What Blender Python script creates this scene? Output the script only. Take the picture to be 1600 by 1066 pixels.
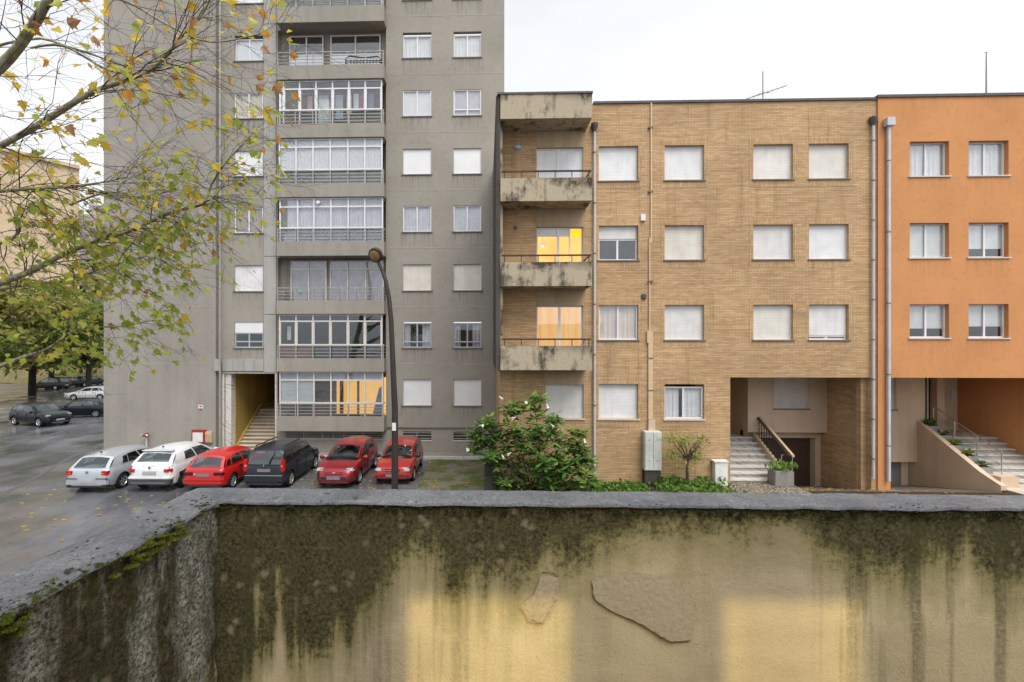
import bpy, bmesh, math, random
from mathutils import Vector, Matrix, noise as mnoise
R = math.radians
random.seed(7)
sc = bpy.context.scene
for o in list(bpy.data.objects):
    bpy.data.objects.remove(o)
C = sc.collection

# ------------------------------------------------------------------ camera
EYE = 5.65            # eye height above the street
YAW = R(1.6)
FPX, CX, CY = 720.0, 740.0, 540.0      # focal length and principal point in photo pixels
cam_d = bpy.data.cameras.new('camera')
cam_d.sensor_width = 36.0
cam_d.lens = 36.0 * FPX / 1600.0
cam_d.shift_x = (800 - CX) / 1600.0
cam_d.shift_y = (CY - 533) / 1600.0
cam_d.clip_start, cam_d.clip_end = 0.05, 1500
cam = bpy.data.objects.new('camera', cam_d)
C.objects.link(cam)
cam.location = (0, 0, EYE)
cam.rotation_euler = (R(90), 0, YAW)
sc.camera = cam

# ------------------------------------------------------------------ overcast sky, soft sun, exposure
SUN_EL, SUN_AZ = R(60), R(150)          # azimuth: from behind the camera, a little right
w = bpy.data.worlds.new('World'); sc.world = w; w.use_nodes = True
nt = w.node_tree; nt.nodes.clear()
out = nt.nodes.new('ShaderNodeOutputWorld')
sky = nt.nodes.new('ShaderNodeTexSky'); sky.sky_type = 'NISHITA'
sky.sun_disc = False; sky.sun_elevation = SUN_EL; sky.sun_rotation = SUN_AZ
sky.dust_density = 4.0; sky.air_density = 1.0
hs = nt.nodes.new('ShaderNodeHueSaturation'); hs.inputs['Saturation'].default_value = 0.10
nt.links.new(sky.outputs[0], hs.inputs['Color'])
b1 = nt.nodes.new('ShaderNodeBackground'); b1.inputs['Strength'].default_value = 0.05
nt.links.new(hs.outputs[0], b1.inputs['Color'])
tc = nt.nodes.new('ShaderNodeTexCoord')
mp = nt.nodes.new('ShaderNodeMapping'); mp.inputs['Scale'].default_value = (1, 1, 2.2)
nt.links.new(tc.outputs['Generated'], mp.inputs['Vector'])
nz = nt.nodes.new('ShaderNodeTexNoise'); nz.inputs['Scale'].default_value = 1.6; nz.inputs['Detail'].default_value = 5
nt.links.new(mp.outputs[0], nz.inputs['Vector'])
cr = nt.nodes.new('ShaderNodeValToRGB')
cr.color_ramp.elements[0].position = .3; cr.color_ramp.elements[0].color = (.70, .735, .79, 1)
cr.color_ramp.elements[1].position = .7; cr.color_ramp.elements[1].color = (1.02, 1.03, 1.05, 1)
nt.links.new(nz.outputs['Fac'], cr.inputs['Fac'])
b2 = nt.nodes.new('ShaderNodeBackground'); b2.inputs['Strength'].default_value = 0.44
nt.links.new(cr.outputs[0], b2.inputs['Color'])
ad = nt.nodes.new('ShaderNodeAddShader')
nt.links.new(b1.outputs[0], ad.inputs[0]); nt.links.new(b2.outputs[0], ad.inputs[1])
nt.links.new(ad.outputs[0], out.inputs['Surface'])
sd = bpy.data.lights.new('sun', 'SUN'); sd.energy = 1.5; sd.angle = R(36); sd.color = (1, .97, .93)
sun = bpy.data.objects.new('sun', sd); C.objects.link(sun)
sdir = Vector((math.sin(SUN_AZ) * math.cos(SUN_EL), math.cos(SUN_AZ) * math.cos(SUN_EL), math.sin(SUN_EL)))
sun.rotation_euler = sdir.to_track_quat('Z', 'Y').to_euler()
sun.location = sdir * 60
sc.view_settings.view_transform = 'Standard'; sc.view_settings.look = 'None'
sc.view_settings.exposure = 0.9; sc.view_settings.gamma = 1.0
sc.view_settings.use_curve_mapping = False
sc.render.engine = 'CYCLES'
sc.cycles.use_denoising = True
sc.cycles.max_bounces = 6; sc.cycles.diffuse_bounces = 3; sc.cycles.glossy_bounces = 3
sc.cycles.transmission_bounces = 3; sc.cycles.transparent_max_bounces = 12
sc.cycles.caustics_reflective = False; sc.cycles.caustics_refractive = False
sc.cycles.sample_clamp_indirect = 6.0

# ------------------------------------------------------------------ photo-pixel to world
def ray(px, py):
    u = (px - CX) / FPX; v = (CY - py) / FPX
    c, s = math.cos(YAW), math.sin(YAW)
    return Vector((u * c - s, u * s + c, v))
def P(px, py, Y):                      # point on the plane y = Y
    d = ray(px, py); t = Y / d.y
    return Vector((d.x * t, Y, EYE + d.z * t))
def PX(px, Y): return P(px, 540, Y).x
def PZ(py, Y, px=740): return P(px, py, Y).z
def G(px, py, z=0.0):                  # point on the level z
    d = ray(px, py); t = (z - EYE) / d.z
    return Vector((d.x * t, d.y * t, z))
def D(px, py, t):                      # point at depth t
    d = ray(px, py); return Vector((d.x * t, d.y * t, EYE + d.z * t))

# ------------------------------------------------------------------ mesh helpers
class MB:
    def __init__(s): s.v = []; s.f = []; s.m = []
    def quad(s, a, b, c, d, m=0):
        n = len(s.v); s.v += [tuple(a), tuple(b), tuple(c), tuple(d)]; s.f.append((n, n+1, n+2, n+3)); s.m.append(m); return s
    def tri(s, a, b, c, m=0):
        n = len(s.v); s.v += [tuple(a), tuple(b), tuple(c)]; s.f.append((n, n+1, n+2)); s.m.append(m); return s
    def poly(s, pts, m=0):
        n = len(s.v); s.v += [tuple(p) for p in pts]; s.f.append(tuple(range(n, n+len(pts)))); s.m.append(m); return s
    def box(s, x0, x1, y0, y1, z0, z1, m=0):
        if x0 > x1: x0, x1 = x1, x0
        if y0 > y1: y0, y1 = y1, y0
        if z0 > z1: z0, z1 = z1, z0
        n = len(s.v)
        s.v += [(x0,y0,z0),(x1,y0,z0),(x1,y1,z0),(x0,y1,z0),(x0,y0,z1),(x1,y0,z1),(x1,y1,z1),(x0,y1,z1)]
        for f in ((0,3,2,1),(4,5,6,7),(0,1,5,4),(1,2,6,5),(2,3,7,6),(3,0,4,7)):
            s.f.append(tuple(n+i for i in f)); s.m.append(m)
        return s
    def prism(s, poly, a, b, axis='x', m=0):      # polygon extruded between a and b along an axis
        def mk(p, t):
            return (t, p[0], p[1]) if axis == 'x' else ((p[0], t, p[1]) if axis == 'y' else (p[0], p[1], t))
        n = len(s.v); k = len(poly)
        s.v += [mk(p, a) for p in poly] + [mk(p, b) for p in poly]
        s.f.append(tuple(n+i for i in range(k))); s.m.append(m)
        s.f.append(tuple(n+k+i for i in reversed(range(k)))); s.m.append(m)
        for i in range(k):
            j = (i+1) % k
            s.f.append((n+i, n+k+i, n+k+j, n+j)); s.m.append(m)
        return s
    def tube(s, pts, rad, seg=8, cap=True, m=0):
        pts = [Vector(p) for p in pts]
        if not hasattr(rad, '__len__'): rad = [rad] * len(pts)
        n0 = len(s.v); up = Vector((0.31, 0.2, 0.93)); prev = None
        for i, p in enumerate(pts):
            if i == 0: t = pts[1] - p
            elif i == len(pts) - 1: t = p - pts[i-1]
            else: t = pts[i+1] - pts[i-1]
            t.normalize()
            if prev is None:
                a = t.cross(up if abs(t.dot(up)) < .95 else Vector((1, 0, 0))).normalized()
            else:
                a = (prev - t * prev.dot(t)).normalized()
            prev = a; b = t.cross(a)
            for k in range(seg):
                an = 2 * math.pi * k / seg
                s.v.append(tuple(p + (a * math.cos(an) + b * math.sin(an)) * rad[i]))
        for i in range(len(pts) - 1):
            for k in range(seg):
                k2 = (k+1) % seg
                s.f.append((n0+i*seg+k, n0+i*seg+k2, n0+(i+1)*seg+k2, n0+(i+1)*seg+k)); s.m.append(m)
        if cap:
            s.f.append(tuple(n0+k for k in reversed(range(seg)))); s.m.append(m)
            e = n0 + (len(pts)-1)*seg
            s.f.append(tuple(e+k for k in range(seg))); s.m.append(m)
        return s
    def lathe(s, prof, seg, M, m=0):               # profile (r, h) round local z, moved by M
        n0 = len(s.v)
        for r, h in prof:
            for k in range(seg):
                an = 2 * math.pi * k / seg
                s.v.append(tuple(M @ Vector((r*math.cos(an), r*math.sin(an), h))))
        for i in range(len(prof)-1):
            for k in range(seg):
                k2 = (k+1) % seg
                s.f.append((n0+i*seg+k, n0+i*seg+k2, n0+(i+1)*seg+k2, n0+(i+1)*seg+k)); s.m.append(m)
        s.f.append(tuple(n0+k for k in reversed(range(seg)))); s.m.append(m)
        e = n0+(len(prof)-1)*seg
        s.f.append(tuple(e+k for k in range(seg))); s.m.append(m)
        return s
    def grid(s, fn, nu, nv, m=0):
        n0 = len(s.v)
        for i in range(nu+1):
            for j in range(nv+1):
                s.v.append(tuple(fn(i/nu, j/nv)))
        for i in range(nu):
            for j in range(nv):
                a = n0+i*(nv+1)+j
                s.f.append((a, a+nv+1, a+nv+2, a+1)); s.m.append(m)
        return s
    def mesh(s, name, mats, smooth=None):
        me = bpy.data.meshes.new(name)
        me.from_pydata(s.v, [], s.f)
        if not isinstance(mats, (list, tuple)): mats = [mats]
        for mm in mats: me.materials.append(mm)
        if len(mats) > 1: me.polygons.foreach_set('material_index', s.m)
        if smooth:
            me.polygons.foreach_set('use_smooth', [True]*len(me.polygons))
            me.set_sharp_from_angle(angle=R(smooth))
        me.update()
        return me
    def build(s, name, mats, parent=None, smooth=None, fix=False, bevel=0):
        me = s.mesh(name, mats, smooth)
        if fix or bevel:
            bm = bmesh.new(); bm.from_mesh(me)
            bmesh.ops.remove_doubles(bm, verts=bm.verts, dist=1e-4)
            if bevel:
                bmesh.ops.bevel(bm, geom=list(bm.edges), offset=bevel, segments=2, affect='EDGES', clamp_overlap=True)
            bmesh.ops.recalc_face_normals(bm, faces=bm.faces)
            bm.to_mesh(me); bm.free()
            if smooth:
                me.polygons.foreach_set('use_smooth', [True]*len(me.polygons)); me.set_sharp_from_angle(angle=R(smooth))
        return link(name, me, parent)

ROOTLOC = {}
def root_of(o):
    while o.parent: o = o.parent
    return o
def link(name, me, parent=None):
    o = bpy.data.objects.new(name, me); C.objects.link(o)
    if parent is not None:
        o.parent = parent
        if parent.name in ROOTLOC:                # vertices are in world space: undo the root's offset
            o.matrix_parent_inverse = Matrix.Translation(-ROOTLOC[parent.name])
    return o
def tag(o, label=None, cat=None, group=None, kind=None):
    if label: o['label'] = label
    if cat: o['category'] = cat
    if group: o['group'] = group
    if kind: o['kind'] = kind
    return o
def thing(name, label, cat, loc=(0, 0, 0), group=None, local=False):
    o = bpy.data.objects.new(name, None); C.objects.link(o)
    o.location = loc; o.empty_display_size = .3
    if not local: ROOTLOC[o.name] = Vector(loc)
    return tag(o, label, cat, group)
def copy_tree(o, parent=None):
    c = o.copy(); C.objects.link(c)
    if parent is not None: c.parent = parent
    for ch in list(o.children): copy_tree(ch, c)
    return c

# ------------------------------------------------------------------ materials
class NT:
    def __init__(s, name):
        s.mat = bpy.data.materials.new(name); s.mat.use_nodes = True
        s.t = s.mat.node_tree; s.t.nodes.clear()
        s.out = s.t.nodes.new('ShaderNodeOutputMaterial')
        s.p = s.t.nodes.new('ShaderNodeBsdfPrincipled')
        s.t.links.new(s.p.outputs[0], s.out.inputs['Surface'])
        s.tc = s.t.nodes.new('ShaderNodeTexCoord')
        s.co = s.tc.outputs['Object']
    def n(s, typ, **kw):
        nd = s.t.nodes.new(typ)
        for k, v in kw.items(): setattr(nd, k, v)
        return nd
    def lk(s, a, b): s.t.links.new(a, b)
    def set(s, sock, val):
        if isinstance(val, bpy.types.NodeSocket): s.lk(val, sock)
        else:
            if isinstance(val, tuple) and len(val) == 3 and sock.type == 'RGBA': val = val + (1,)
            sock.default_value = val
    def mapping(s, scale=(1, 1, 1), rot=(0, 0, 0), src=None, loc=(0, 0, 0)):
        m = s.n('ShaderNodeMapping'); m.inputs['Scale'].default_value = scale
        m.inputs['Rotation'].default_value = rot; m.inputs['Location'].default_value = loc
        s.lk(src or s.co, m.inputs['Vector']); return m.outputs[0]
    def noise(s, scale, detail=4, vec=None, rough=.5, dist=0):
        k = s.n('ShaderNodeTexNoise'); k.inputs['Scale'].default_value = scale; k.inputs['Detail'].default_value = detail
        k.inputs['Roughness'].default_value = rough; k.inputs['Distortion'].default_value = dist
        s.lk(vec or s.co, k.inputs['Vector']); return k.outputs['Fac']
    def ramp(s, fac, stops):
        r = s.n('ShaderNodeValToRGB'); e = r.color_ramp.elements
        while len(e) < len(stops): e.new(.5)
        for el, (p, c) in zip(e, stops):
            el.position = p
            el.color = (c, c, c, 1) if not hasattr(c, '__len__') else tuple(c) + (1,)
        s.set(r.inputs['Fac'], fac); return r.outputs['Color']
    def mix(s, fac, a, b, mode='MIX'):
        m = s.n('ShaderNodeMix', data_type='RGBA', blend_type=mode)
        s.set(m.inputs[0], fac); s.set(m.inputs[6], a); s.set(m.inputs[7], b); return m.outputs[2]
    def math(s, op, a, b=0.0, c=0.0, clamp=False):
        m = s.n('ShaderNodeMath', operation=op, use_clamp=clamp)
        s.set(m.inputs[0], a); s.set(m.inputs[1], b); s.set(m.inputs[2], c); return m.outputs[0]
    def sep(s, src=None):
        k = s.n('ShaderNodeSeparateXYZ'); s.lk(src or s.co, k.inputs[0]); return k.outputs
    def comb(s, x, y, z):
        k = s.n('ShaderNodeCombineXYZ'); s.set(k.inputs[0], x); s.set(k.inputs[1], y); s.set(k.inputs[2], z); return k.outputs[0]
    def bump(s, h, strength=.3, dist=.02):
        b = s.n('ShaderNodeBump'); b.inputs['Strength'].default_value = strength; b.inputs['Distance'].default_value = dist
        s.set(b.inputs['Height'], h); s.lk(b.outputs[0], s.p.inputs['Normal'])
    def done(s, col, rough=.6, metal=0.0, spec=.5, **kw):
        if spec == .5 and isinstance(rough, float) and rough >= .74: spec = .12
        s.set(s.p.inputs['Base Color'], col); s.set(s.p.inputs['Roughness'], rough)
        s.p.inputs['Metallic'].default_value = metal; s.p.inputs['Specular IOR Level'].default_value = spec
        for k, v in kw.items(): s.set(s.p.inputs[k.replace('_', ' ')], v)
        return s.mat

def plain(name, col, rough=.5, metal=0., var=.12, scale=9, spec=.5, **kw):
    k = NT(name)
    f = k.ramp(k.noise(scale, 4), [(.3, 1 - var), (.7, 1 + var * .4)])
    return k.done(k.mix(1.0, col, f, 'MULTIPLY'), rough, metal, spec, **kw)

def plaster(name, base, stain=.72, streak=.8, fine=.06, rough=.85, blotch=.8):
    k = NT(name)
    big = k.ramp(k.noise(.45, 6, rough=.6), [(.33, blotch), (.62, 1.04)])
    st = k.ramp(k.noise(1.0, 5, k.mapping((2.6, 2.6, .10))), [(.36, streak), (.55, 1.0)])
    sp = k.ramp(k.noise(5, 8, rough=.7), [(.36, stain), (.47, 1.0)])
    fi = k.ramp(k.noise(90, 3), [(.2, 1 - fine), (.8, 1 + fine)])
    c = k.mix(1, base, big, 'MULTIPLY'); c = k.mix(1, c, st, 'MULTIPLY')
    c = k.mix(.6, c, k.mix(1, c, sp, 'MULTIPLY')); c = k.mix(1, c, fi, 'MULTIPLY')
    k.bump(k.noise(55, 6), .25, .01)
    return k.done(c, rough)

def brick(name, vertical=False, side=False):
    k = NT(name)
    o = k.sep()
    hx = o[1] if side else o[0]
    vec = k.comb(o[2], hx, 0.0) if vertical else k.comb(hx, o[2], 0.0)
    bt = k.n('ShaderNodeTexBrick'); k.lk(vec, bt.inputs['Vector'])
    bt.inputs['Scale'].default_value = 1.0
    bt.inputs['Brick Width'].default_value = .235; bt.inputs['Row Height'].default_value = .062
    bt.inputs['Mortar Size'].default_value = .007; bt.inputs['Mortar Smooth'].default_value = .3
    bt.inputs['Color1'].default_value = (.455, .288, .15, 1); bt.inputs['Color2'].default_value = (.56, .385, .22, 1)
    bt.inputs['Mortar'].default_value = (.30, .20, .115, 1); bt.inputs['Bias'].default_value = 0.0
    ro = k.ramp(k.noise(1.0, 3, k.mapping((.8, .8, 14))), [(.35, .86), (.65, 1.10)])
    bg = k.ramp(k.noise(.5, 5), [(.32, .86), (.65, 1.06)])
    st = k.ramp(k.noise(1.0, 6, k.mapping((4, 4, .28)), rough=.65), [(.33, .72), (.43, 1.0)])
    c = k.mix(1, bt.outputs['Color'], ro, 'MULTIPLY'); c = k.mix(1, c, bg, 'MULTIPLY'); c = k.mix(.7, c, k.mix(1, c, st, 'MULTIPLY'))
    k.bump(k.math('SUBTRACT', 1.0, bt.outputs['Fac']), .35, .006)
    return k.done(c, .82)

def shutter_mat(name, col, pitch=.055, shade=.86):
    k = NT(name)
    z = k.math('FRACT', k.math('DIVIDE', k.sep()[2], pitch))
    ln = k.ramp(z, [(0.0, .70), (.14, 1.0), (.9, .98), (1.0, .8)])
    dirt = k.ramp(k.noise(2.2, 5), [(.3, shade), (.65, 1.0)])
    oi = k.n('ShaderNodeObjectInfo'); c = k.mix(1, k.mix(1, col, ln, 'MULTIPLY'), dirt, 'MULTIPLY')
    c = k.mix(1, c, k.ramp(oi.outputs['Random'], [(0, (.92, .90, .87)), (.5, (1, 1, 1)), (1, (1.02, 1.03, 1.06))]), 'MULTIPLY')
    run = k.ramp(k.noise(1.0, 4, k.mapping((7, 7, .6))), [(.36, .94), (.50, 1)]); c = k.mix(1, c, run, 'MULTIPLY')
    k.bump(k.math('PINGPONG', z, .5), .3, .012)
    return k.done(c, .45)

def glass_mat(name, tint=(.97, .98, .98), refl=.03):
    k = NT(name); k.t.nodes.remove(k.p)
    tr = k.n('ShaderNodeBsdfTransparent'); tr.inputs[0].default_value = tint + (1,)
    gl = k.n('ShaderNodeBsdfGlossy'); gl.inputs['Roughness'].default_value = .015; gl.inputs['Color'].default_value = (.92, .95, 1, 1)
    fr = k.n('ShaderNodeFresnel'); ge = k.n('ShaderNodeNewGeometry')
    k.lk(k.math('MULTIPLY_ADD', ge.outputs['Backfacing'], 1/1.5-1.5, 1.5), fr.inputs['IOR'])
    f = k.math('ADD', k.math('MULTIPLY', fr.outputs[0], 1.15), refl, clamp=True)
    b = k.n('ShaderNodeBump'); b.inputs['Strength'].default_value = .04; b.inputs['Distance'].default_value = .05
    k.set(b.inputs['Height'], k.noise(1.2, 2)); k.lk(b.outputs[0], gl.inputs['Normal'])
    mx = k.n('ShaderNodeMixShader'); k.lk(f, mx.inputs[0]); k.lk(tr.outputs[0], mx.inputs[1]); k.lk(gl.outputs[0], mx.inputs[2])
    k.lk(mx.outputs[0], k.out.inputs['Surface']); return k.mat

def emis(name, col, strength, col2=None, scale=(3, 3, .6)):
    k = NT(name)
    c = k.mix(k.noise(1.0, 3, k.mapping(scale)), col, col2 or col)
    k.set(k.p.inputs['Emission Color'], c); k.p.inputs['Emission Strength'].default_value = strength
    return k.done(k.mix(.8, c, (.02, .01, .004)), .8)

def marble(name, base=(.62, .58, .52), vein=(.22, .2, .2)):
    k = NT(name)
    wv = k.n('ShaderNodeTexWave'); wv.inputs['Scale'].default_value = 1.1; wv.inputs['Distortion'].default_value = 9; wv.inputs['Detail'].default_value = 5
    k.lk(k.mapping((1, 1, 2.4), (R(20), R(35), R(10))), wv.inputs['Vector'])
    f = k.math('MULTIPLY', k.ramp(wv.outputs['Fac'], [(.0, .8), (.18, .25), (.5, 0)]), k.ramp(k.noise(3, 4), [(.4, 0), (.65, 1)]))
    return k.done(k.mix(f, base, vein), .35)

def leaf_mat(name, a, b, trans=.25):
    k = NT(name)
    oi = k.n('ShaderNodeObjectInfo')
    f = k.math('FRACT', k.math('ADD', k.noise(6, 3), k.math('MULTIPLY', oi.outputs['Random'], .6)))
    c = k.mix(f, a, b)
    df = k.n('ShaderNodeBsdfTranslucent'); k.set(df.inputs['Color'], c)
    k.done(c, .5, spec=.2)
    mx = k.n('ShaderNodeMixShader'); mx.inputs[0].default_value = trans
    k.lk(k.p.outputs[0], mx.inputs[1]); k.lk(df.outputs[0], mx.inputs[2]); k.lk(mx.outputs[0], k.out.inputs['Surface'])
    return k.mat

def car_paint(name, col, metal=.2):
    k = NT(name)
    d = k.ramp(k.noise(3, 5), [(.3, .9), (.7, 1.03)])
    k.p.inputs['Coat Weight'].default_value = .6 if max(col) > .1 else .25; k.p.inputs['Coat Roughness'].default_value = .06
    drops = k.ramp(k.noise(260, 2), [(.62, 0), (.7, 1)])
    k.bump(drops, .05, .003)
    return k.done(k.mix(1, col, d, 'MULTIPLY'), .32, metal, spec=.5 if max(col) > .1 else .3)

M = {}
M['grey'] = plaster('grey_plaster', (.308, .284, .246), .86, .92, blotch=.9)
M['grey_light'] = plaster('light_grey_plaster', (.38, .365, .34), .85, .86, blotch=.9)
M['grey_wing'] = plaster('wing_plaster', (.312, .29, .255), .84, .92, blotch=.88)
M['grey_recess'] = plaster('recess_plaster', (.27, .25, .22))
M['brick'] = brick('tan_brick'); M['brick_v'] = brick('tan_brick_upright', True); M['brick_s'] = brick('tan_brick_return', side=True)
M['orange'] = plaster('orange_render', (.57, .265, .11), .88, .93, .04, blotch=.90)
M['cream'] = plaster('cream_render', (.58, .45, .33), .9, .92, .03, blotch=.92)
M['cream_box'] = plaster('cream_panel', (.46, .345, .225), .9, .85, .03)
M['yellow_wall'] = plaster('ochre_wall', (.40, .27, .075), .75, .8)
M['shutter'] = shutter_mat('white_shutter', (.75, .75, .755))
M['shutter_b'] = shutter_mat('ivory_shutter', (.73, .70, .65), .06)
M['shutter_d'] = shutter_mat('dull_shutter', (.62, .58, .55), .065)
M['blind'] = plain('white_blind', (.72, .72, .73), .6, var=.06, scale=2)
M['alu'] = plain('white_aluminium', (.70, .70, .71), .35, var=.05)
M['alu_grey'] = plain('grey_aluminium', (.42, .45, .50), .35, .2, var=.08)
M['alu_dull'] = plain('weathered_white_frame', (.62, .59, .54), .45, var=.12)
M['sill'] = plain('dark_sill', (.16, .145, .13), .7, var=.2)
M['stone_sill'] = plain('pale_sill', (.55, .53, .5), .6)
M['rail'] = plain('grey_painted_rail', (.36, .35, .33), .45, .2, var=.2)
M['rail_dark'] = plain('dark_iron', (.045, .035, .03), .5, .3, var=.3)
M['glass'] = glass_mat('window_glass')
M['glass_dim'] = glass_mat('dim_window_glass', (.86, .89, .89), .04)
M['curtain'] = plain('white_curtain', (.74, .73, .74), .8, var=.10, scale=4)
M['curtain_g'] = plain('lilac_curtain', (.56, .54, .60), .8, var=.15, scale=4)
M['curtain_b'] = plain('beige_curtain', (.66, .56, .42), .8, var=.1, scale=4)
M['lace'] = plain('lace_curtain', (.70, .70, .72), .85, var=.28, scale=22)
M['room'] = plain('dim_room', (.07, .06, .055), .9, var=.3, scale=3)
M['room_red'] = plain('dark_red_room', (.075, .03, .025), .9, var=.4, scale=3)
M['curtain_p'] = plain('purple_curtain', (.34, .31, .35), .8, var=.25, scale=3)
M['curtain_pk'] = plain('pinkish_curtain', (.74, .63, .56), .8, var=.1, scale=3)
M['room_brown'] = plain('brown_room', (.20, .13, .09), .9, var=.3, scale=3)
M['brown_blind'] = plain('brown_blind', (.33, .26, .22), .7, var=.12, scale=3)
M['wood_warm'] = plain('warm_wood', (.34, .12, .06), .6, var=.2)
M['lit_yellow'] = emis('lit_room_yellow', (1.0, .30, .0), .85, (1.0, .66, .04), (1.6, 1.6, 1.2))
M['lit_curtain'] = emis('backlit_curtain', (1.0, .34, .05), .62, (1.0, .74, .38), (8, 8, .5))
M['lit_orange'] = emis('lit_room_orange', (.95, .42, .06), .62, (.95, .58, .20), (2.5, 2.5, .8))
M['bulb'] = emis('lamp_bulb', (1.0, .86, .45), 6)
def stained(name, base, top=True):
    k = NT(name)
    big = k.ramp(k.noise(1.3, 8, rough=.68), [(.36, 0.0), (.52, 1.0)])
    st = k.ramp(k.noise(1.0, 7, k.mapping((3.4, 3.4, .9)), rough=.66), [(.36, 0.0), (.52, 1.0)])
    f = k.ramp(k.math('ADD', k.math('MULTIPLY', big, .65), k.math('MULTIPLY', st, .5)), [(.34, 0), (1.0, 1)])
    fi = k.ramp(k.noise(30, 5), [(.3, .85), (.7, 1.08)])
    gz = k.sep(k.tc.outputs['Generated'])
    edge = k.math('ADD', k.math('MULTIPLY', k.math('SUBTRACT', gz[2], .62), 1.5), k.math('MULTIPLY', k.math('SUBTRACT', gz[0], .80), .9))
    f = k.math('SUBTRACT', k.math('ADD', f, .06), k.math('MULTIPLY', k.math('MAXIMUM', edge, 0.0), 1.1), clamp=True)
    c = k.mix(f, (.07, .06, .048), base); c = k.mix(1, c, fi, 'MULTIPLY')
    k.bump(k.noise(40, 5), .3, .012)
    return k.done(c, .9)
M['balcony'] = stained('stained_balcony_concrete', (.42, .355, .255))
M['fin'] = plaster('dark_fin', (.10, .09, .08), .7, .7)
M['coping_dark'] = plain('dark_coping', (.09, .08, .08), .7, var=.3)
M['pipe'] = plain('white_downpipe', (.52, .52, .55), .4, var=.12, scale=3)
M['pipe_clip'] = plain('pipe_clip', (.10, .09, .09), .6)
M['gas_pipe'] = plain('cream_pipe', (.60, .45, .27), .5, var=.1)
M['cabinet'] = plaster('meter_cabinet_paint', (.60, .62, .58), .75, .75, blotch=.8)
M['white_box'] = plain('white_box', (.72, .72, .70), .5, var=.12, scale=4)
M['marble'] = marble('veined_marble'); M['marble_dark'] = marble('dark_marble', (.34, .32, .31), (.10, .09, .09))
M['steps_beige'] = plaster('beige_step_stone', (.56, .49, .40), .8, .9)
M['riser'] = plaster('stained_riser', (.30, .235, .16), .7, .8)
M['garage'] = plain('brown_garage_metal', (.085, .045, .032), .5, var=.25, scale=5)
M['grey_door'] = plain('grey_door', (.20, .21, .22), .5, var=.1)
M['dark_door'] = plain('dark_door_glass', (.025, .02, .018), .15)
M['block'] = plain('breeze_block', (.45, .38, .24), .85, var=.15)
M['planter'] = plaster('planter_concrete', (.34, .33, .31), .75, .8)
M['soil'] = plain('dark_soil', (.045, .03, .02), .95, var=.4, scale=14)
M['steel'] = plain('stainless_rail', (.62, .62, .62), .25, .9, var=.05)
M['pole'] = plain('brown_pole', (.034, .025, .021), .55, var=.3, scale=4)
M['lamp_glass'] = plain('amber_lamp_cover', (.30, .20, .07), .25, var=.2)
M['red_paint'] = plain('red_paint', (.34, .03, .03), .5)
M['antenna'] = plain('antenna_metal', (.25, .25, .26), .4, .6)
M['concrete'] = plaster('plain_concrete', (.26, .25, .23), .75, .8)
M['post_dark'] = plaster('mossy_post', (.075, .07, .055), .6, .6)
M['beige_far'] = plaster('beige_tower_render', (.56, .44, .30), .95, .95, blotch=.95)
M['pink_far'] = plaster('far_block_render', (.42, .37, .36), .95, .95)
M['cladding'] = shutter_mat('shed_cladding', (.35, .33, .30), .3)
M['bark'] = None
def bark():
    k = NT('plane_bark')
    v = k.n('ShaderNodeTexVoronoi'); v.inputs['Scale'].default_value = 7; k.lk(k.mapping((1, 1, .45)), v.inputs['Vector'])
    c = k.mix(k.ramp(k.noise(9, 6), [(.4, 0), (.6, 1)]), (.20, .18, .13), (.38, .36, .27))
    c = k.mix(k.ramp(k.noise(4, 4), [(.5, 0), (.62, .8)]), c, (.26, .25, .11))
    k.bump(k.noise(25, 5), .5, .01)
    return k.done(c, .9)
M['bark'] = bark()
M['twig'] = plain('twig_bark', (.075, .06, .05), .9, var=.3)
M['bark_dark'] = plain('dark_bark', (.04, .032, .026), .95, var=.4)
M['lf_green'] = leaf_mat('green_leaf', (.28, .38, .05), (.44, .52, .10), .6)
M['lf_lime'] = leaf_mat('lime_leaf', (.50, .54, .09), (.62, .60, .15), .6)
M['lf_yellow'] = leaf_mat('yellow_leaf', (.68, .46, .03), (.72, .56, .10), .55)
M['lf_orange'] = leaf_mat('orange_leaf', (.60, .25, .03), (.64, .36, .08), .5)
M['lf_brown'] = leaf_mat('brown_leaf', (.38, .17, .08), (.48, .27, .13), .4)
M['shrub_a'] = leaf_mat('shrub_leaf', (.06, .13, .03), (.12, .21, .045), .35)
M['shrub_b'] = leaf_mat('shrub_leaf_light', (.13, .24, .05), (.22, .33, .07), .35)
M['cover'] = leaf_mat('ground_cover_leaf', (.05, .13, .02), (.14, .24, .04))
M['olive'] = leaf_mat('pale_bush_leaf', (.20, .26, .05), (.32, .36, .09), .35)
M['far_a'] = leaf_mat('far_leaf', (.10, .16, .035), (.20, .25, .06), .45)
M['far_b'] = leaf_mat('far_leaf_yellow', (.32, .32, .08), (.42, .36, .12), .45)
M['flower'] = plain('white_flower', (.82, .80, .70), .6, var=.05)
M['tyre'] = plain('tyre_rubber', (.018, .018, .019), .8)
M['rim'] = plain('alloy_rim', (.52, .53, .55), .3, .7, var=.1)
M['hubcap'] = plain('silver_hubcap', (.45, .46, .48), .4, .5)
M['trim'] = plain('black_trim', (.022, .022, .024), .55)
M['trim_grey'] = plain('grey_trim', (.06, .06, .065), .5)
M['chrome'] = plain('chrome', (.7, .7, .72), .12, .95, var=.03)
M['car_glass'] = glass_mat('tinted_car_glass', (.60, .70, .68), .07)
M['cabin_dark'] = plain('cabin_upholstery', (.035, .035, .038), .8)
M['tail'] = plain('tail_light_red', (.50, .012, .012), .15, var=.1)
M['tail_dark'] = plain('smoked_tail_light', (.05, .006, .006), .15)
M['amber'] = plain('amber_light', (.60, .14, .02), .2)
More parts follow.
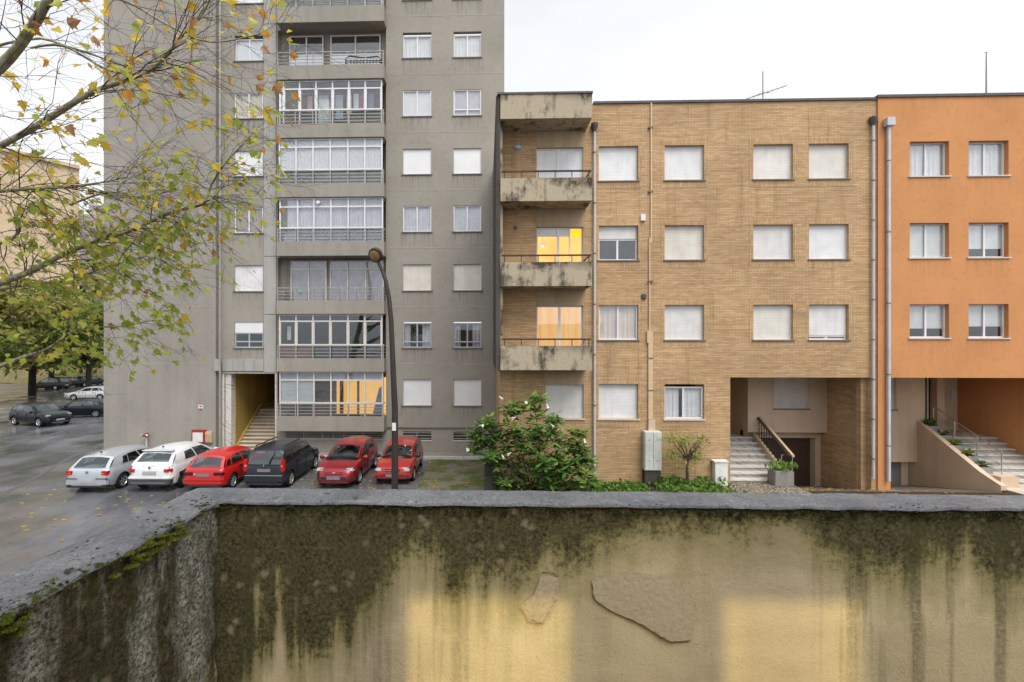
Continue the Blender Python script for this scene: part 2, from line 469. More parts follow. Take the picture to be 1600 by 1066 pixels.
M['lamp_clear'] = plain('headlight_glass', (.60, .62, .65), .1, .3)
M['plate'] = plain('grey_plate', (.42, .42, .43), .5, var=.05)
M['plate_d'] = plain('dull_plate', (.20, .18, .19), .5, var=.05)
M['well'] = plain('wheel_well', (.008, .008, .008), .95)

# ------------------------------------------------------------------ wall with openings
def wall_holes(mb, x0, x1, z0, z1, y, holes, depth, m=0):
    xs = sorted({x0, x1, *[min(max(h[i], x0), x1) for h in holes for i in (0, 1)]})
    zs = sorted({z0, z1, *[min(max(h[i], z0), z1) for h in holes for i in (2, 3)]})
    for i in range(len(xs)-1):
        for j in range(len(zs)-1):
            cx, cz = (xs[i]+xs[i+1])/2, (zs[j]+zs[j+1])/2
            if any(h[0] < cx < h[1] and h[2] < cz < h[3] for h in holes): continue
            mb.quad((xs[i], y, zs[j]), (xs[i+1], y, zs[j]), (xs[i+1], y, zs[j+1]), (xs[i], y, zs[j+1]), m)
    for h in holes:
        a, b, c, d = h[:4]; dp = h[4] if len(h) > 4 else depth
        mb.quad((a, y, c), (a, y, d), (a, y+dp, d), (a, y+dp, c), m)
        mb.quad((b, y, d), (b, y, c), (b, y+dp, c), (b, y+dp, d), m)
        mb.quad((a, y, d), (b, y, d), (b, y+dp, d), (a, y+dp, d), m)
        mb.quad((b, y, c), (a, y, c), (a, y+dp, c), (b, y+dp, c), m)

def curtain_mesh(x0, x1, z0, z1, y, amp=.03, waves=None):
    mb = MB(); n = max(8, int((x1-x0)*26)); ph = random.random()*9; wv = waves or (x1-x0)*random.uniform(5, 8)
    def fn(u, v):
        x = x0+(x1-x0)*u
        return (x, y + amp*(math.sin(u*wv*6.28+ph)+.5*math.sin(u*wv*2.3*6.28+ph*2))*(.5+.5*(1-v)), z0+(z1-z0)*v)
    return mb.grid(fn, n, 3)

def room_mesh(x0, x1, z0, z1, y0, y1):
    mb = MB()
    mb.quad((x0,y1,z0),(x1,y1,z0),(x1,y1,z1),(x0,y1,z1))
    mb.quad((x0,y0,z0),(x0,y1,z0),(x0,y1,z1),(x0,y0,z1)); mb.quad((x1,y0,z0),(x1,y0,z1),(x1,y1,z1),(x1,y1,z0))
    mb.quad((x0,y0,z1),(x0,y1,z1),(x1,y1,z1),(x1,y0,z1)); mb.quad((x0,y0,z0),(x1,y0,z0),(x1,y1,z0),(x0,y1,z0))
    return mb

def window(parent, x0, x1, z0, z1, y, kind, fr='alu', back='curtain', f=.4, dep=.14, sill='sill', sh='shutter', lower=False, room='room'):
    """one window: its frame is the part, with pane, shutter, curtain and sill under it"""
    ft = .055
    fm = MB(); yf = y + dep
    if kind == 'shutter':
        fm.box(x0, x0+.03, yf-.03, yf+.05, z0, z1); fm.box(x1-.03, x1, yf-.03, yf+.05, z0, z1); fm.box(x0+.03, x1-.03, yf-.02, yf+.05, z0, z0+.035)
        w_ = fm.build('window', M['alu_dull'] if fr == 'alu' else M[fr], parent)
        s_ = MB().box(x0+.031, x1-.031, yf-.005+.01, yf+.035, z0+.036, z1).build('shutter', M[sh], w_)
    else:
        zt = z1
        if kind == 'half':
            zt = z1 - (z1-z0)*f
        fm.box(x0, x0+ft, yf, yf+.07, z0, zt); fm.box(x1-ft, x1, yf, yf+.07, z0, zt)
        fm.box(x0+ft, x1-ft, yf+.002, yf+.068, z0, z0+ft); fm.box(x0+ft, x1-ft, yf+.002, yf+.068, zt-ft, zt)
        xm = (x0+x1)/2; fm.box(xm-.035, xm+.035, yf+.004, yf+.066, z0+ft, zt-ft)
        if lower:
            zl = z0+(z1-z0)*.24; fm.box(x0+ft, x1-ft, yf+.006, yf+.064, zl-.03, zl+.03)
        w_ = fm.build('window', M[fr], parent)
        for a, b in ((x0+ft, xm-.035), (xm+.035, x1-ft)):
            MB().box(a, b, yf+.03, yf+.036, z0+ft, zt-ft).build('pane', M['glass'], w_)
        if kind == 'half':
            MB().box(x0+.01, x1-.01, yf-.02, yf+.02, zt+.002, z1).build('shutter', M[sh], w_)
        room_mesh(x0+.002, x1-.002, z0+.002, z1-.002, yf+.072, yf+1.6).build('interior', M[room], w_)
        if back:
            if back == 'blind' or back == 'brown_blind' :
                MB().box(x0+.03, x1-.03, yf+.074, yf+.08, z0+.03, zt).build('blind', M[back], w_)
            elif back == 'parted':
                for a, b in ((x0+.04, x0+(x1-x0)*.40), (x0+(x1-x0)*.53, x1-.04)):
                    curtain_mesh(a, b, z0+.03, zt, yf+.10, .02).build('curtain', M['curtain'], w_)
            elif back == 'open':
                for a, b in ((x0+.04, x0+.04+(x1-x0)*.22), (x1-.04-(x1-x0)*.3, x1-.04)):
                    curtain_mesh(a, b, z0+.03, zt, yf+.12).build('curtain', M['curtain_g'], w_)
            else:
                curtain_mesh(x0+.02, x1-.02, z0+.03, zt, yf+.085, .018).build('curtain', M[back], w_)
    if sill:
        MB().box(x0-.06, x1+.06, y-.045, y+dep-.035, z0-.05, z0-.002).build('sill', M[sill], w_)
    return w_

# ================================================================== GROUND
def asphalt():
    k = NT('wet_asphalt')
    f = k.noise(.22, 7, rough=.6); g = k.noise(120, 3)
    crk = k.ramp(k.noise(.9, 9, k.mapping((1, .45, 1)), rough=.7), [(.40, .62), (.5, 1)])
    base = k.mix(k.ramp(f, [(.35, 0), (.62, 1)]), (.072, .074, .08), (.135, .139, .152))
    base = k.mix(1, base, k.ramp(g, [(.25, .78), (.75, 1.18)]), 'MULTIPLY')
    base = k.mix(.8, base, k.mix(1, base, crk, 'MULTIPLY'))
    warm = k.ramp(k.noise(.35, 4, k.mapping(loc=(4, 9, 0))), [(.5, 0), (.66, .35)])
    base = k.mix(warm, base, (.12, .095, .08))
    wet = k.ramp(k.noise(.42, 5, k.mapping(loc=(11, 3, 0))), [(.38, .07), (.50, .26), (.60, .42)])
    k.bump(g, .16, .006)
    return k.done(base, wet, spec=.55)
M['asphalt'] = asphalt()
gq = MB()
for (a, b, c, d) in ((-260, 10, -60, 420), (24, 260, -60, 420), (10, 24, -60, 17.0), (10, 24, 24, 420)):
    gq.quad((a, c, 0), (b, c, 0), (b, d, 0), (a, d, 0))
tag(gq.build('ground', M['asphalt']), kind='structure')

YG = 23.73     # grey facade
YB = 17.67     # brick facade
YARD = .42     # raised yard in front of the brick and orange houses
def mossy():
    k = NT('mossy_gravel')
    g = k.ramp(k.noise(28, 5, rough=.7), [(.35, .45), (.65, 1.25)])
    m = k.ramp(k.noise(1.1, 6, rough=.62), [(.45, 0), (.58, 1)])
    c = k.mix(1, k.mix(m, (.17, .15, .12), (.085, .11, .028)), g, 'MULTIPLY')
    k.bump(k.noise(30, 5), .5, .02); return k.done(c, .75)
M['mossy'] = mossy()
def gravel(name, a, b, sc_=22):
    k = NT(name)
    v = k.n('ShaderNodeTexVoronoi'); v.inputs['Scale'].default_value = sc_; k.lk(k.co, v.inputs['Vector'])
    c = k.mix(k.ramp(v.outputs['Distance'], [(.2, 0), (.55, 1)]), a, b)
    k.bump(k.math('SUBTRACT', 1.0, v.outputs['Distance']), .6, .02); return k.done(c, .8)
M['cobble'] = gravel('small_cobbles', (.46, .42, .33), (.10, .08, .055), 17)
M['earth'] = gravel('bed_earth', (.09, .065, .04), (.04, .03, .02), 18)
xp0, xp1 = PX(668, 21), PX(768, 17.2)
tag(MB().quad((-2.75, 10, .006), (.12, 10, .006), (.12, 22.9, .006), (-2.75, 22.9, .006)).build('mossy_strip', M['mossy']), kind='structure')
# pavement along the grey block, with a real kerb
pv = MB(); pv.box(-10.6, .12, 22.9, YG+.3, -.1, .13).box(-19.2, -10.6, 23.1, YG-.2, -.1, .10)
tag(pv.build('pavement', M['concrete']), kind='structure')
kb = MB()
for i in range(9):
    kb.box(-10.55+i*1.18, -10.55+i*1.18+1.16, 22.78, 22.895, -.1, .145)
tag(kb.build('kerb', M['stone_sill']), kind='structure')
# raised yard
yd = MB(); yd.box(.38, 11.5, 9.0, 26, -.2, YARD).box(11.5, 40, 9.0, 16.9, -.2, YARD).box(18.6, 40, 16.9, 26, -.2, YARD-.01)
tag(yd.build('yard', M['earth']), kind='structure')
tag(MB().box(PX(1120, 17.4), 11.49, 15.2, 17.9, YARD-.1, YARD+.006).build('cobbled_path', M['cobble']), kind='structure')
M['ramp'] = plaster('stained_ramp_concrete', (.16, .125, .10), .6, .9, blotch=.7)
rp = MB(); rp.quad((11.5, 16.9, YARD), (15.1, 16.9, YARD), (15.1, 20.6, -.50), (11.5, 20.6, -.50)); rp.quad((11.5, 20.6, -.5), (15.1, 20.6, -.5), (15.1, 25, -.5), (11.5, 25, -.5))
rp.quad((11.5, 16.9, -.6), (11.5, 16.9, YARD), (11.5, 22, YARD), (11.5, 22, -.6))
tag(rp.build('garage_ramp', M['ramp']), kind='structure')
rq = MB(); rq.quad((15.1, 16.9, YARD), (18.62, 16.9, YARD), (18.62, 20.9, -.52), (15.1, 20.9, -.52)); rq.quad((15.1, 20.9, -.52), (18.62, 20.9, -.52), (18.62, 25, -.52), (15.1, 25, -.52))
tag(rq.build('driveway', M['ramp']), kind='structure')
tag(MB().box(18.75, 40, 14.5, 18.0, YARD-.1, YARD+.03).build('forecourt', M['steps_beige']), kind='structure')
# gutters in the street at the left
gt = MB()
def strip(mb, pts, wdt, z):
    for a, b in zip(pts, pts[1:]):
        d = (b-a); d.z = 0; d.normalize(); n_ = Vector((-d.y, d.x, 0))*wdt/2
        mb.quad(a+n_+Vector((0,0,z)), a-n_+Vector((0,0,z)), b-n_+Vector((0,0,z)), b+n_+Vector((0,0,z)))
strip(gt, [G(-120, 842), G(0, 775), G(60, 744), G(108, 716), G(160, 696)], .22, .005)
tag(gt.build('gutter', M['coping_dark']), kind='structure')
g2 = MB(); strip(g2, [G(-200, 745), G(0, 700), G(80, 679), G(150, 660), G(230, 640)], .30, .005)
tag(g2.build('street_gutter', M['coping_dark']), kind='structure')
k2 = MB()
pa, pb = G(-260, 700), G(14, 660)
dd = (pb-pa).normalized(); nn = Vector((-dd.y, dd.x, 0))
k2.poly([pa+Vector((0,0,.13)), pb+Vector((0,0,.13)), pb+nn*3+Vector((0,0,.13)), pa+nn*3+Vector((0,0,.13))])
k2.quad(pa, pb, pb+Vector((0,0,.13)), pa+Vector((0,0,.13)))
tag(k2.build('grass_verge', M['mossy']), kind='structure')
# low bank behind the far cars
M['bank'] = gravel('ochre_bank', (.20, .16, .085), (.12, .11, .05), 2.5)
bk = MB()
def bankf(u, v):
    x = -95+120*u; y = 66+v*18+u*4
    return (x, y, 4.2*min(1, v*1.6)*(.75+.3*math.sin(u*7))+.25*mnoise.noise((x*.3, y*.3, 0)))
bk.grid(bankf, 40, 10)
tag(bk.build('bank', M['bank'], smooth=60), kind='structure')

# ================================================================== GREY BLOCK
gb = thing('grey_apartment_block', 'tall grey rendered apartment block behind the row of parked cars', 'apartment block', (-10, YG, 0))
gx0, gxw, gx1 = PX(162, YG-.25), PX(337, YG-.25), PX(788, YG)
GT = 30.0
colA = (PX(366.5, YG), PX(411, YG)); colB = (PX(629.5, YG), PX(674, YG)); colC = (PX(708.5, YG), PX(752, YG))
rows_px = [(-41, -1), (50, 90), (140.5, 181), (232, 272), (321.5, 362), (413, 454), (503, 543.5), (593, 634)]
rows = [(PZ(b, YG, 700), PZ(a, YG, 700)) for a, b in rows_px]
YF = YG-.6                                    # balcony fronts
bx0, bx1 = PX(432, YF), PX(600, YF)
bands_px = [(-83, -58), (9, 34), (101, 123), (192.5, 214.5), (286, 307.5), (377, 399.5), (469.5, 490.5), (560, 581), (651, 674)]
bands = [(PZ(b, YF, 520), PZ(a, YF, 520)) for a, b in bands_px]        # (bottom, top)
hx0, hx1 = PX(434, YG), PX(603, YG)
holes = []
for r, (a, b) in enumerate(rows):
    for c, cl in enumerate((colA, colB, colC)):
        if r == 7 and c == 0: continue
        holes.append((cl[0], cl[1], a, b, .2))
bal_holes = []
for i in range(len(bands)-1):
    bal_holes.append((hx0, hx1, bands[i+1][1]-.12, bands[i][0]+.02, .31))
# passage opening
ps0, ps1, pst = PX(351, YG), PX(430, YG), PZ(584, YG, 390)
pas = (ps0, ps1, .13, pst, .45)
# basement vents
vz0, vz1 = PZ(688, YG, 690), PZ(674.5, YG, 690)
vents = [(colB[0], colB[1], vz0, vz1, .25), (colC[0], colC[1], vz0, vz1, .25),
         (PX(447, YG), PX(502, YG), PZ(685, YG, 520), PZ(676, YG, 520), .25), (PX(505, YG), PX(536, YG), PZ(685, YG, 520), PZ(676, YG, 520), .25),
         (PX(539, YG), PX(597, YG), PZ(685, YG, 520), PZ(676, YG, 520), .25)]
def dripped(name, base, cols, z0, pitch, amount):
    k = NT(name); o = k.sep()
    zr_ = k.math('FRACT', k.math('DIVIDE', k.math('SUBTRACT', z0, o[2]), pitch))
    colm = None
    for a, b in cols:
        m = k.math('MULTIPLY', k.math('GREATER_THAN', o[0], a-.12), k.math('LESS_THAN', o[0], b+.12)); colm = m if colm is None else k.math('ADD', colm, m)
    st = k.ramp(k.noise(1.0, 4, k.comb(k.math('MULTIPLY', o[0], 9), 2.0, k.math('MULTIPLY', o[2], .5)), .6), [(.46, 0), (.64, 1)])
    f = k.math('MULTIPLY', k.math('MULTIPLY', st, k.ramp(zr_, [(0, 1), (.10, .7), (.34, 0)])), k.math('MULTIPLY', colm, amount))
    big = k.ramp(k.noise(.45, 6, rough=.6), [(.33, .90), (.62, 1.04)]); sp = k.ramp(k.noise(5, 8, rough=.7), [(.33, .84), (.45, 1.0)])
    c = k.mix(1, k.mix(1, base, big, 'MULTIPLY'), sp, 'MULTIPLY'); c = k.mix(1, c, k.ramp(k.noise(90, 3), [(.2, .94), (.8, 1.06)]), 'MULTIPLY')
    hair = k.ramp(k.noise(1.3, 9, rough=.72, dist=.4), [(.495, 0), (.5, .30), (.505, 0)]); c = k.mix(hair, c, (.10, .095, .085))
    c = k.mix(f, c, (.11, .105, .095)); k.bump(k.noise(55, 6), .25, .01)
    return k.done(c, .85)
M['grey_main'] = dripped('grey_main_render', (.308, .284, .246), (colA, colB, colC), rows[3][0], rows[3][0]-rows[4][0], .55)
wm = MB(); wall_holes(wm, gxw, gx1, 0, GT, YG, holes+bal_holes+[pas]+vents, .2)
wm.quad((gx1, YG, 0), (gx1, YG+12, 0), (gx1, YG+12, GT), (gx1, YG, GT))
wm.quad((gx0, YG+12, GT), (gx0, YG-.25, GT), (gx1, YG-.25, GT), (gx1, YG+12, GT))
wm.build('wall', M['grey_main'], gb)
wg = MB(); wg.box(gx0, gxw, YG-.25, YG+12, 0, GT-.01); wg.build('side_wing', M['grey_wing'], gb)
# floor joints and the pilaster beside the balconies
for i, (a, b) in enumerate(rows):
    zj = a - (rows[3][0]-rows[4][1])*.52
    if zj > 2.2:
        MB().box(bx1+.12, gx1-.01, YG-.006, YG+.01, zj, zj+.03).build('joint_band', M['grey_light'], gb)
        MB().box(gx0+.02, gxw-.01, YG-.256, YG-.24, zj, zj+.025).build('joint_band', M['grey_light'], gb)
pz = PZ(582, YG-.08, 420)
for i in range(8):
    z0 = pz+i*3.02; MB().box(PX(412.5, YG-.08), PX(431, YG-.08), YG-.08, YG+.01, z0+.006, z0+3.0).build('pilaster_panel', M['grey_light'], gb)
lz0, lz1 = PZ(580, YG-.12, 390), PZ(562, YG-.12, 390)
lx = [PX(p, YG-.12) for p in (347, 364, 381, 397, 411.8)]
for a, b in zip(lx, lx[1:]):
    MB().box(a+.008, b-.008, YG-.12, YG+.01, lz0, lz1).build('lintel_panel', M['grey_light'], gb)
MB().box(PX(335, YG-.3), PX(344, YG-.3), YG-.32, YG-.24, lz0+.02, lz1+.04).build('lintel_end', M['grey_light'], gb)
# base ledge
MB().box(PX(603, YG), gx1, YG-.05, YG+.01, PZ(669.5, YG, 690), PZ(667.5, YG, 690)).build('base_ledge', M['sill'], gb)
# marble surround of the passage
MB().box(ps0-.10, ps0, YG-.03, YG+.46, .13, pst+.1).build('passage_jamb', M['marble'], gb)
MB().box(ps1, ps1+.09, YG-.03, YG+.2, .13, pst+.1).build('passage_jamb', M['marble'], gb)
MB().box(ps0, ps1, YG-.028, YG+.2, pst+.005, pst+.1).build('passage_head', M['marble'], gb)
MB().box(ps0, ps0+.32, YG+.05, YG+.5, .13, pst-.01).build('marble_pier', M['marble'], gb)
# passage room and stair
YP = YG+5.2
pm = MB(); xl, xr = ps0+.34, ps1+.05
pm.quad((xl, YG+.45, 0), (xl, YP, 0), (xl, YP, 5.2), (xl, YG+.45, 5.2)); pm.quad((xl-.34, YG+.452, 0), (xl, YG+.452, 0), (xl, YG+.452, 5.2), (xl-.34, YG+.452, 5.2))
pm.quad((xr, YP, 0), (xr, YG+.452, 0), (xr, YG+.452, 5.2), (xr, YP, 5.2))
pm.quad((xl, YG+.452, pst+.02), (xr, YG+.452, pst+.02), (xr, YP, pst+.02), (xl, YP, pst+.02))
pm.quad((xl, YP, 0), (xr, YP, 0), (xr, YP, 5.2), (xl, YP, 5.2))
pm.build('passage_wall', M['yellow_wall'], gb)
ns = 12
for i in range(ns):
    z1 = .18+i*.158; ya = YG+.15+i*.235
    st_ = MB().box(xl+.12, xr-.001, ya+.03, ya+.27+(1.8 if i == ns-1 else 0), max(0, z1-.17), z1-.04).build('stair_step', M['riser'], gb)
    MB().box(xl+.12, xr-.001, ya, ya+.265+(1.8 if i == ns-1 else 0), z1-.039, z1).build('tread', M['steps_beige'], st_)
sk = MB(); sk.prism([(YG+.46, .13), (YG+.46, .36), (YG+.15+ns*.235, 2.18), (YP-.1, 2.18), (YP-.1, .13)], xl+.001, xl+.12); sk.build('stair_string', M['yellow_wall'], gb)
gx = MB()
gxa, gxb, gza, gzb = xl+.45, xr-.75, 2.6, 4.4
for i in range(7): gx.box(gxa+i*(gxb-gxa)/6-.03, gxa+i*(gxb-gxa)/6+.03, YP-.16, YP-.05, gza, gzb)
for i in range(8): gx.box(gxa-.03, gxb+.03, YP-.155, YP-.055, gza+i*(gzb-gza)/7-.025, gza+i*(gzb-gza)/7+.025)
gx.build('breeze_block_screen', M['block'], gb)
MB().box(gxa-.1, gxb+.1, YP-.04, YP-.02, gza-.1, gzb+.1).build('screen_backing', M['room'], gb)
MB().box(xr-.42, xr-.02, YP-.9, YP-.6, 2.4, 3.7).build('letter_box_unit', M['rail_dark'], gb)
# downpipe on the wing corner
xpz = PX(344.5, YG-.3)
MB().tube([(xpz, YG-.34, .2), (xpz, YG-.34, GT)], .045, 8).build('downpipe', M['rail'], gb, 60)
xpi = PX(339, YG-.3)
# vents
for (a, b, c, d, e) in vents:
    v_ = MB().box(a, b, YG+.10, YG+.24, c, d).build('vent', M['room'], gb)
    for i in range(3):
        zc = c+(d-c)*(i+.5)/3; MB().box(a, b, YG+.02, YG+.09, zc-.015, zc+.022).build('louvre', M['rail'], v_)
    MB().box((a+b)/2-.025, (a+b)/2+.025, YG+.012, YG+.018, c, d).build('bar', M['rail'], v_)
    MB().box(a-.04, b+.04, YG-.03, YG+.012, c-.05, c-.002).build('sill', M['stone_sill'], v_)
# windows
A_ = {0: ('shutter',), 1: ('slide', 'alu', 'blind'), 2: ('slide', 'alu', 'curtain_b'), 3: ('shutter',), 4: ('slide', 'alu', 'brown_blind'), 5: ('shutter',), 6: ('halfl',)}
B_ = {0: ('shutter',), 1: ('slide', 'alu', 'curtain'), 2: ('slide', 'alu', 'blind'), 3: ('shutter',), 4: ('slide', 'alu', 'curtain_g'), 5: ('shut_i',), 6: ('grey',), 7: ('shutter',)}
C_ = {0: ('shutter',), 1: ('slide', 'alu', 'curtain'), 2: ('halfg',), 3: ('shutter',), 4: ('slide', 'alu', 'curtain_g'), 5: ('shut_i',), 6: ('grey',), 7: ('shutter',)}
for cl, st in ((colA, A_), (colB, B_), (colC, C_)):
    for r, s_ in st.items():
        a, b = rows[r]; x0, x1 = cl[0]+.003, cl[1]-.003
        if s_[0] == 'shutter': window(gb, x0, x1, a, b, YG, 'shutter', dep=.07, sh='blind' if r in (3, 7) else 'shutter')
        elif s_[0] == 'shut_i': window(gb, x0, x1, a, b, YG, 'shutter', dep=.07, sh='shutter_b')
        elif s_[0] == 'slide': window(gb, x0, x1, a, b-(.12 if r == 1 else 0), YG, 'slide', s_[1], s_[2], dep=.10 if r == 1 else .03)
        elif s_[0] == 'halfl': window(gb, x0, x1, a, b, YG, 'half', 'alu_grey', None, .42, dep=.05, sh='blind', lower=True)
        elif s_[0] == 'halfg': window(gb, x0, x1, a, b, YG, 'slide', 'alu', 'curtain_g', dep=.03, lower=True)
        elif s_[0] == 'grey': window(gb, x0, x1, a, b-.06, YG, 'slide', 'alu_grey', 'open', dep=.05, lower=True)
# balconies
M['floor_slab'] = M['concrete']
for i, (a, b) in enumerate(bands):
    bl = MB().box(bx0, bx1, YF, YF+.10, a, b).box(bx0, bx0+.1, YF+.10, YG, a, b).box(bx1-.1, bx1, YF+.10, YG, a, b).box(bx0+.1, bx1-.1, YF+.10, YG+.001, a, a+.16)
    bl.build('balcony', M['grey'], gb)
    if i == 0: continue
    # railing on each balcony front
    zt = PZ(bands_px[i][0]-20.3, YF+.05, 520)
    rl = MB().box(bx0+.02, bx1-.02, YF+.03, YF+.075, zt-.04, zt).build('railing', M['rail'], gb)
    for j in range(1, 4):
        zz = b+(zt-b)*j/4.0-.03; MB().box(bx0+.02, bx1-.02, YF+.04, YF+.065, zz-.012, zz+.016).build('rail', M['rail'], rl)
    for j in range(7):
        xx = bx0+.05+(bx1-bx0-.1)*j/6; MB().box(xx-.018, xx+.018, YF+.036, YF+.07, b-.01, zt-.041).build('post', M['rail'], rl)
    for sx in (bx1-.06, bx0+.03):
        for j in range(1, 5):
            zz = b+(zt-b)*j/4.0-.03; MB().box(sx, sx+.02, YF+.08, YG-.002, zz-.012, zz+.012).build('side_rail', M['rail'], rl)

def enclosure(i, vpx, ztr=13, fr='alu', gl=None, extra=None):
    """glazed balcony between band i-1 (above) and band i (below)"""
    yE = YF+.12
    z0 = PZ(bands_px[i][0]-20, yE, 520); z1 = bands[i-1][0]-.012
    xs = [PX(p, yE) for p in vpx]; zt = z1-ztr*yE/FPX
    e = MB()
    for x in xs: e.box(x-.035, x+.035, yE, yE+.06, z0, z1)
    for x in xs: e.box(x-.03, x+.03, yE+.005, yE+.055, bands[i][1]-.02, z0)
    for a, b in zip(xs, xs[1:]):
        for zc, h in ((z0+.035, .04), (zt, .035), (z1-.03, .03)):
            e.box(a+.035, b-.035, yE+.003, yE+.057, zc-h, zc+h)
        if gl:       # inner sliding sashes
            e.box(a+.035, a+.075, yE+.02, yE+.05, z0+.075, zt-.035); e.box(b-.075, b-.035, yE+.02, yE+.05, z0+.075, zt-.035)
    # return to the wall
    e.box(xs[-1]-.03, xs[-1]+.03, yE+.062, YG, z0, z0+.07); e.box(xs[-1]-.03, xs[-1]+.03, yE+.062, YG, z1-.06, z1)
    eo = e.build('glazed_enclosure', M[fr], gb)
    for a, b in zip(xs, xs[1:]):
        for q0, q1 in ((z0+.075, zt-.035), (zt+.035, z1-.06)):
            MB().box(a+.035, b-.035, yE+.028, yE+.034, q0, q1).build('pane', M['glass' if fr == 'alu' else 'glass_dim'], eo)
        MB().box(a+.03, b-.03, yE+.028, yE+.034, bands[i][1]+.02, z0-.006).build('lower_pane', M['glass_dim'], eo)
    MB().box(xs[-1]-.003, xs[-1]+.003, yE+.065, YG-.01, z0+.072, z1-.062).build('side_pane', M['glass'], eo)
    return eo, xs, z0, zt, z1, yE
vA = [437, 443, 468, 493.5, 519.5, 545, 570.6, 596]
vB = [436.5, 462.5, 489, 516, 543.5, 570, 596.5]
vC = [437.5, 465, 490.5, 517, 544, 570, 597.5]
bkY = YG+.30
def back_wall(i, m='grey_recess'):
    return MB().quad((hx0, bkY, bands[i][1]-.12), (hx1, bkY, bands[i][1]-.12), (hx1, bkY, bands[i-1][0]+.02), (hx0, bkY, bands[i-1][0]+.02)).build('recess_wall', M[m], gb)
def back_doors(i, zt_px, spans, dark='room', ty=True):
    """sliding doors on the recessed wall"""
    y = bkY-.02; z0 = bands[i][1]-.1; z1 = PZ(zt_px, y, 520)
    for (pa_, pb_, n_) in spans:
        a, b = PX(pa_, y), PX(pb_, y)
        d = MB(); d.box(a, a+.06, y-.08, y, z0, z1).box(b-.06, b, y-.08, y, z0, z1).box(a+.06, b-.06, y-.078, y-.002, z1-.06, z1)
        for q in range(1, n_):
            xx = a+(b-a)*q/n_; d.box(xx-.035, xx+.035, y-.076, y-.004, z0, z1-.06)
        if ty: d.box(a+.06, b-.06, y-.074, y-.006, z1-.47, z1-.40)
        do = d.build('sliding_door', M['alu_dull'], gb)
        for q in range(n_):
            xa, xb = a+(b-a)*q/n_+.05, a+(b-a)*(q+1)/n_-.05
            MB().box(xa, xb, y-.05, y-.044, z0+.02, z1-.06).build('pane', M['glass'], do)
            if dark == 'curtain_p': curtain_mesh(xa, xb, z0, z1-.06, y-.02, .012).build('curtain', M[dark], do)
            elif dark == 'half':
                MB().box(xa, xb, y-.03, y-.024, z0, z1-.95).build('blind', M['blind'], do)
                MB().box(xa, xb, y-.026, y-.02, z1-.948, z1-.06).build('interior', M['room'], do)
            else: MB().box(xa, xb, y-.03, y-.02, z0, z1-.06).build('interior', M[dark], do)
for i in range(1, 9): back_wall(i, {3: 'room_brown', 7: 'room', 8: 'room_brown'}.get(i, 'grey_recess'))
# s1: open balcony
back_doors(2, 57, [(453, 506, 2), (517, 595, 2)], 'half', False)
ib = thing('iron_bench', 'dark wrought iron bench on the open upper balcony', 'bench', (PX(568, YF+.4), YF+.4, bands[2][1]-.1))
bxa, bxb, bzz = PX(541, YF+.4), PX(597, YF+.4), bands[2][0]+.17
MB().box(bxa, bxb, YF+.22, YF+.5, bzz+.40, bzz+.43).build('seat', M['rail_dark'], ib)
bkr = MB().tube([(bxa, YF+.3, bzz+.43), (bxa, YF+.3, bzz+1.0), (bxa+.2, YF+.3, bzz+1.14), ((bxa+bxb)/2, YF+.3, bzz+1.05), (bxb-.2, YF+.3, bzz+1.10), (bxb, YF+.3, bzz+.98), (bxb, YF+.3, bzz+.43)], .035, 6).build('backrest', M['rail_dark'], ib)
for q in range(11):
    cxx = bxa+.1+(bxb-bxa-.2)*q/10
    for h_ in (.60, .84):
        MB().tube([(cxx+.075*math.cos(t*.7)*(1-t*.05), YF+.3, bzz+h_+.10*math.sin(t*.7)*(1-t*.05)) for t in range(13)], .028, 4).build('scroll', M['rail_dark'], bkr)
for xx in (bxa+.04, bxb-.04):
    for yy in (YF+.24, YF+.48): MB().tube([(xx, yy, bzz), (xx, yy, bzz+.4)], .015, 6).build('leg', M['rail_dark'], ib)
# s0 (only its railing shows)
enclosure(1, vB)
# s2: laundry behind glass
eo, xs, z0, zt, z1, yE = enclosure(3, vA, 13, gl=True)
cols = [('flower', .35), ('red_paint', .3), ('curtain_g', .5), ('alu_grey', .45), ('flower', .55), ('lit_none', 0)]
M['cloth_red'] = plain('red_cloth', (.42, .10, .13), .9); M['cloth_pink'] = plain('pink_cloth', (.62, .38, .42), .9); M['cloth_blue'] = plain('blue_cloth', (.22, .26, .36), .9)
for (p0, p1, d0, m_) in ((478, 486, .9, 'cloth_pink'), (540, 548, 1.0, 'curtain_b'), (552, 560, .8, 'curtain'), (556, 568, .85, 'cloth_red'), (575, 584, .9, 'cloth_blue'), (497, 512, 1.1, 'curtain_g'), (523, 535, 1.3, 'alu_grey')):
    curtain_mesh(PX(p0, yE+.4), PX(p1, yE+.4), zt-d0, zt-.05, yE+.4+random.random()*.2, .012, 2).build('hanging_cloth', M[m_], eo)
MB().tube([(xs[0], yE+.45, zt), (xs[-1], yE+.45, zt)], .008, 5).build('clothes_line', M['rail'], eo)
MB().box(xs[3], xs[4]-.3, yE+.35, yE+.7, bands[3][1], z0+.75).build('washing_machine', M['white_box'], eo)
# s3: lace curtains
eo, xs, z0, zt, z1, yE = enclosure(4, vB, 13)
for a, b in zip(xs, xs[1:]): curtain_mesh(a, b, z0-.02, z1-.05, yE+.10, .012).build('curtain', M['lace'], eo)
MB().box(xs[0], xs[-1], yE+.1, yE+.105, bands[4][1]-.02, z0-.01).build('lower_panel', M['grey_light'], eo)
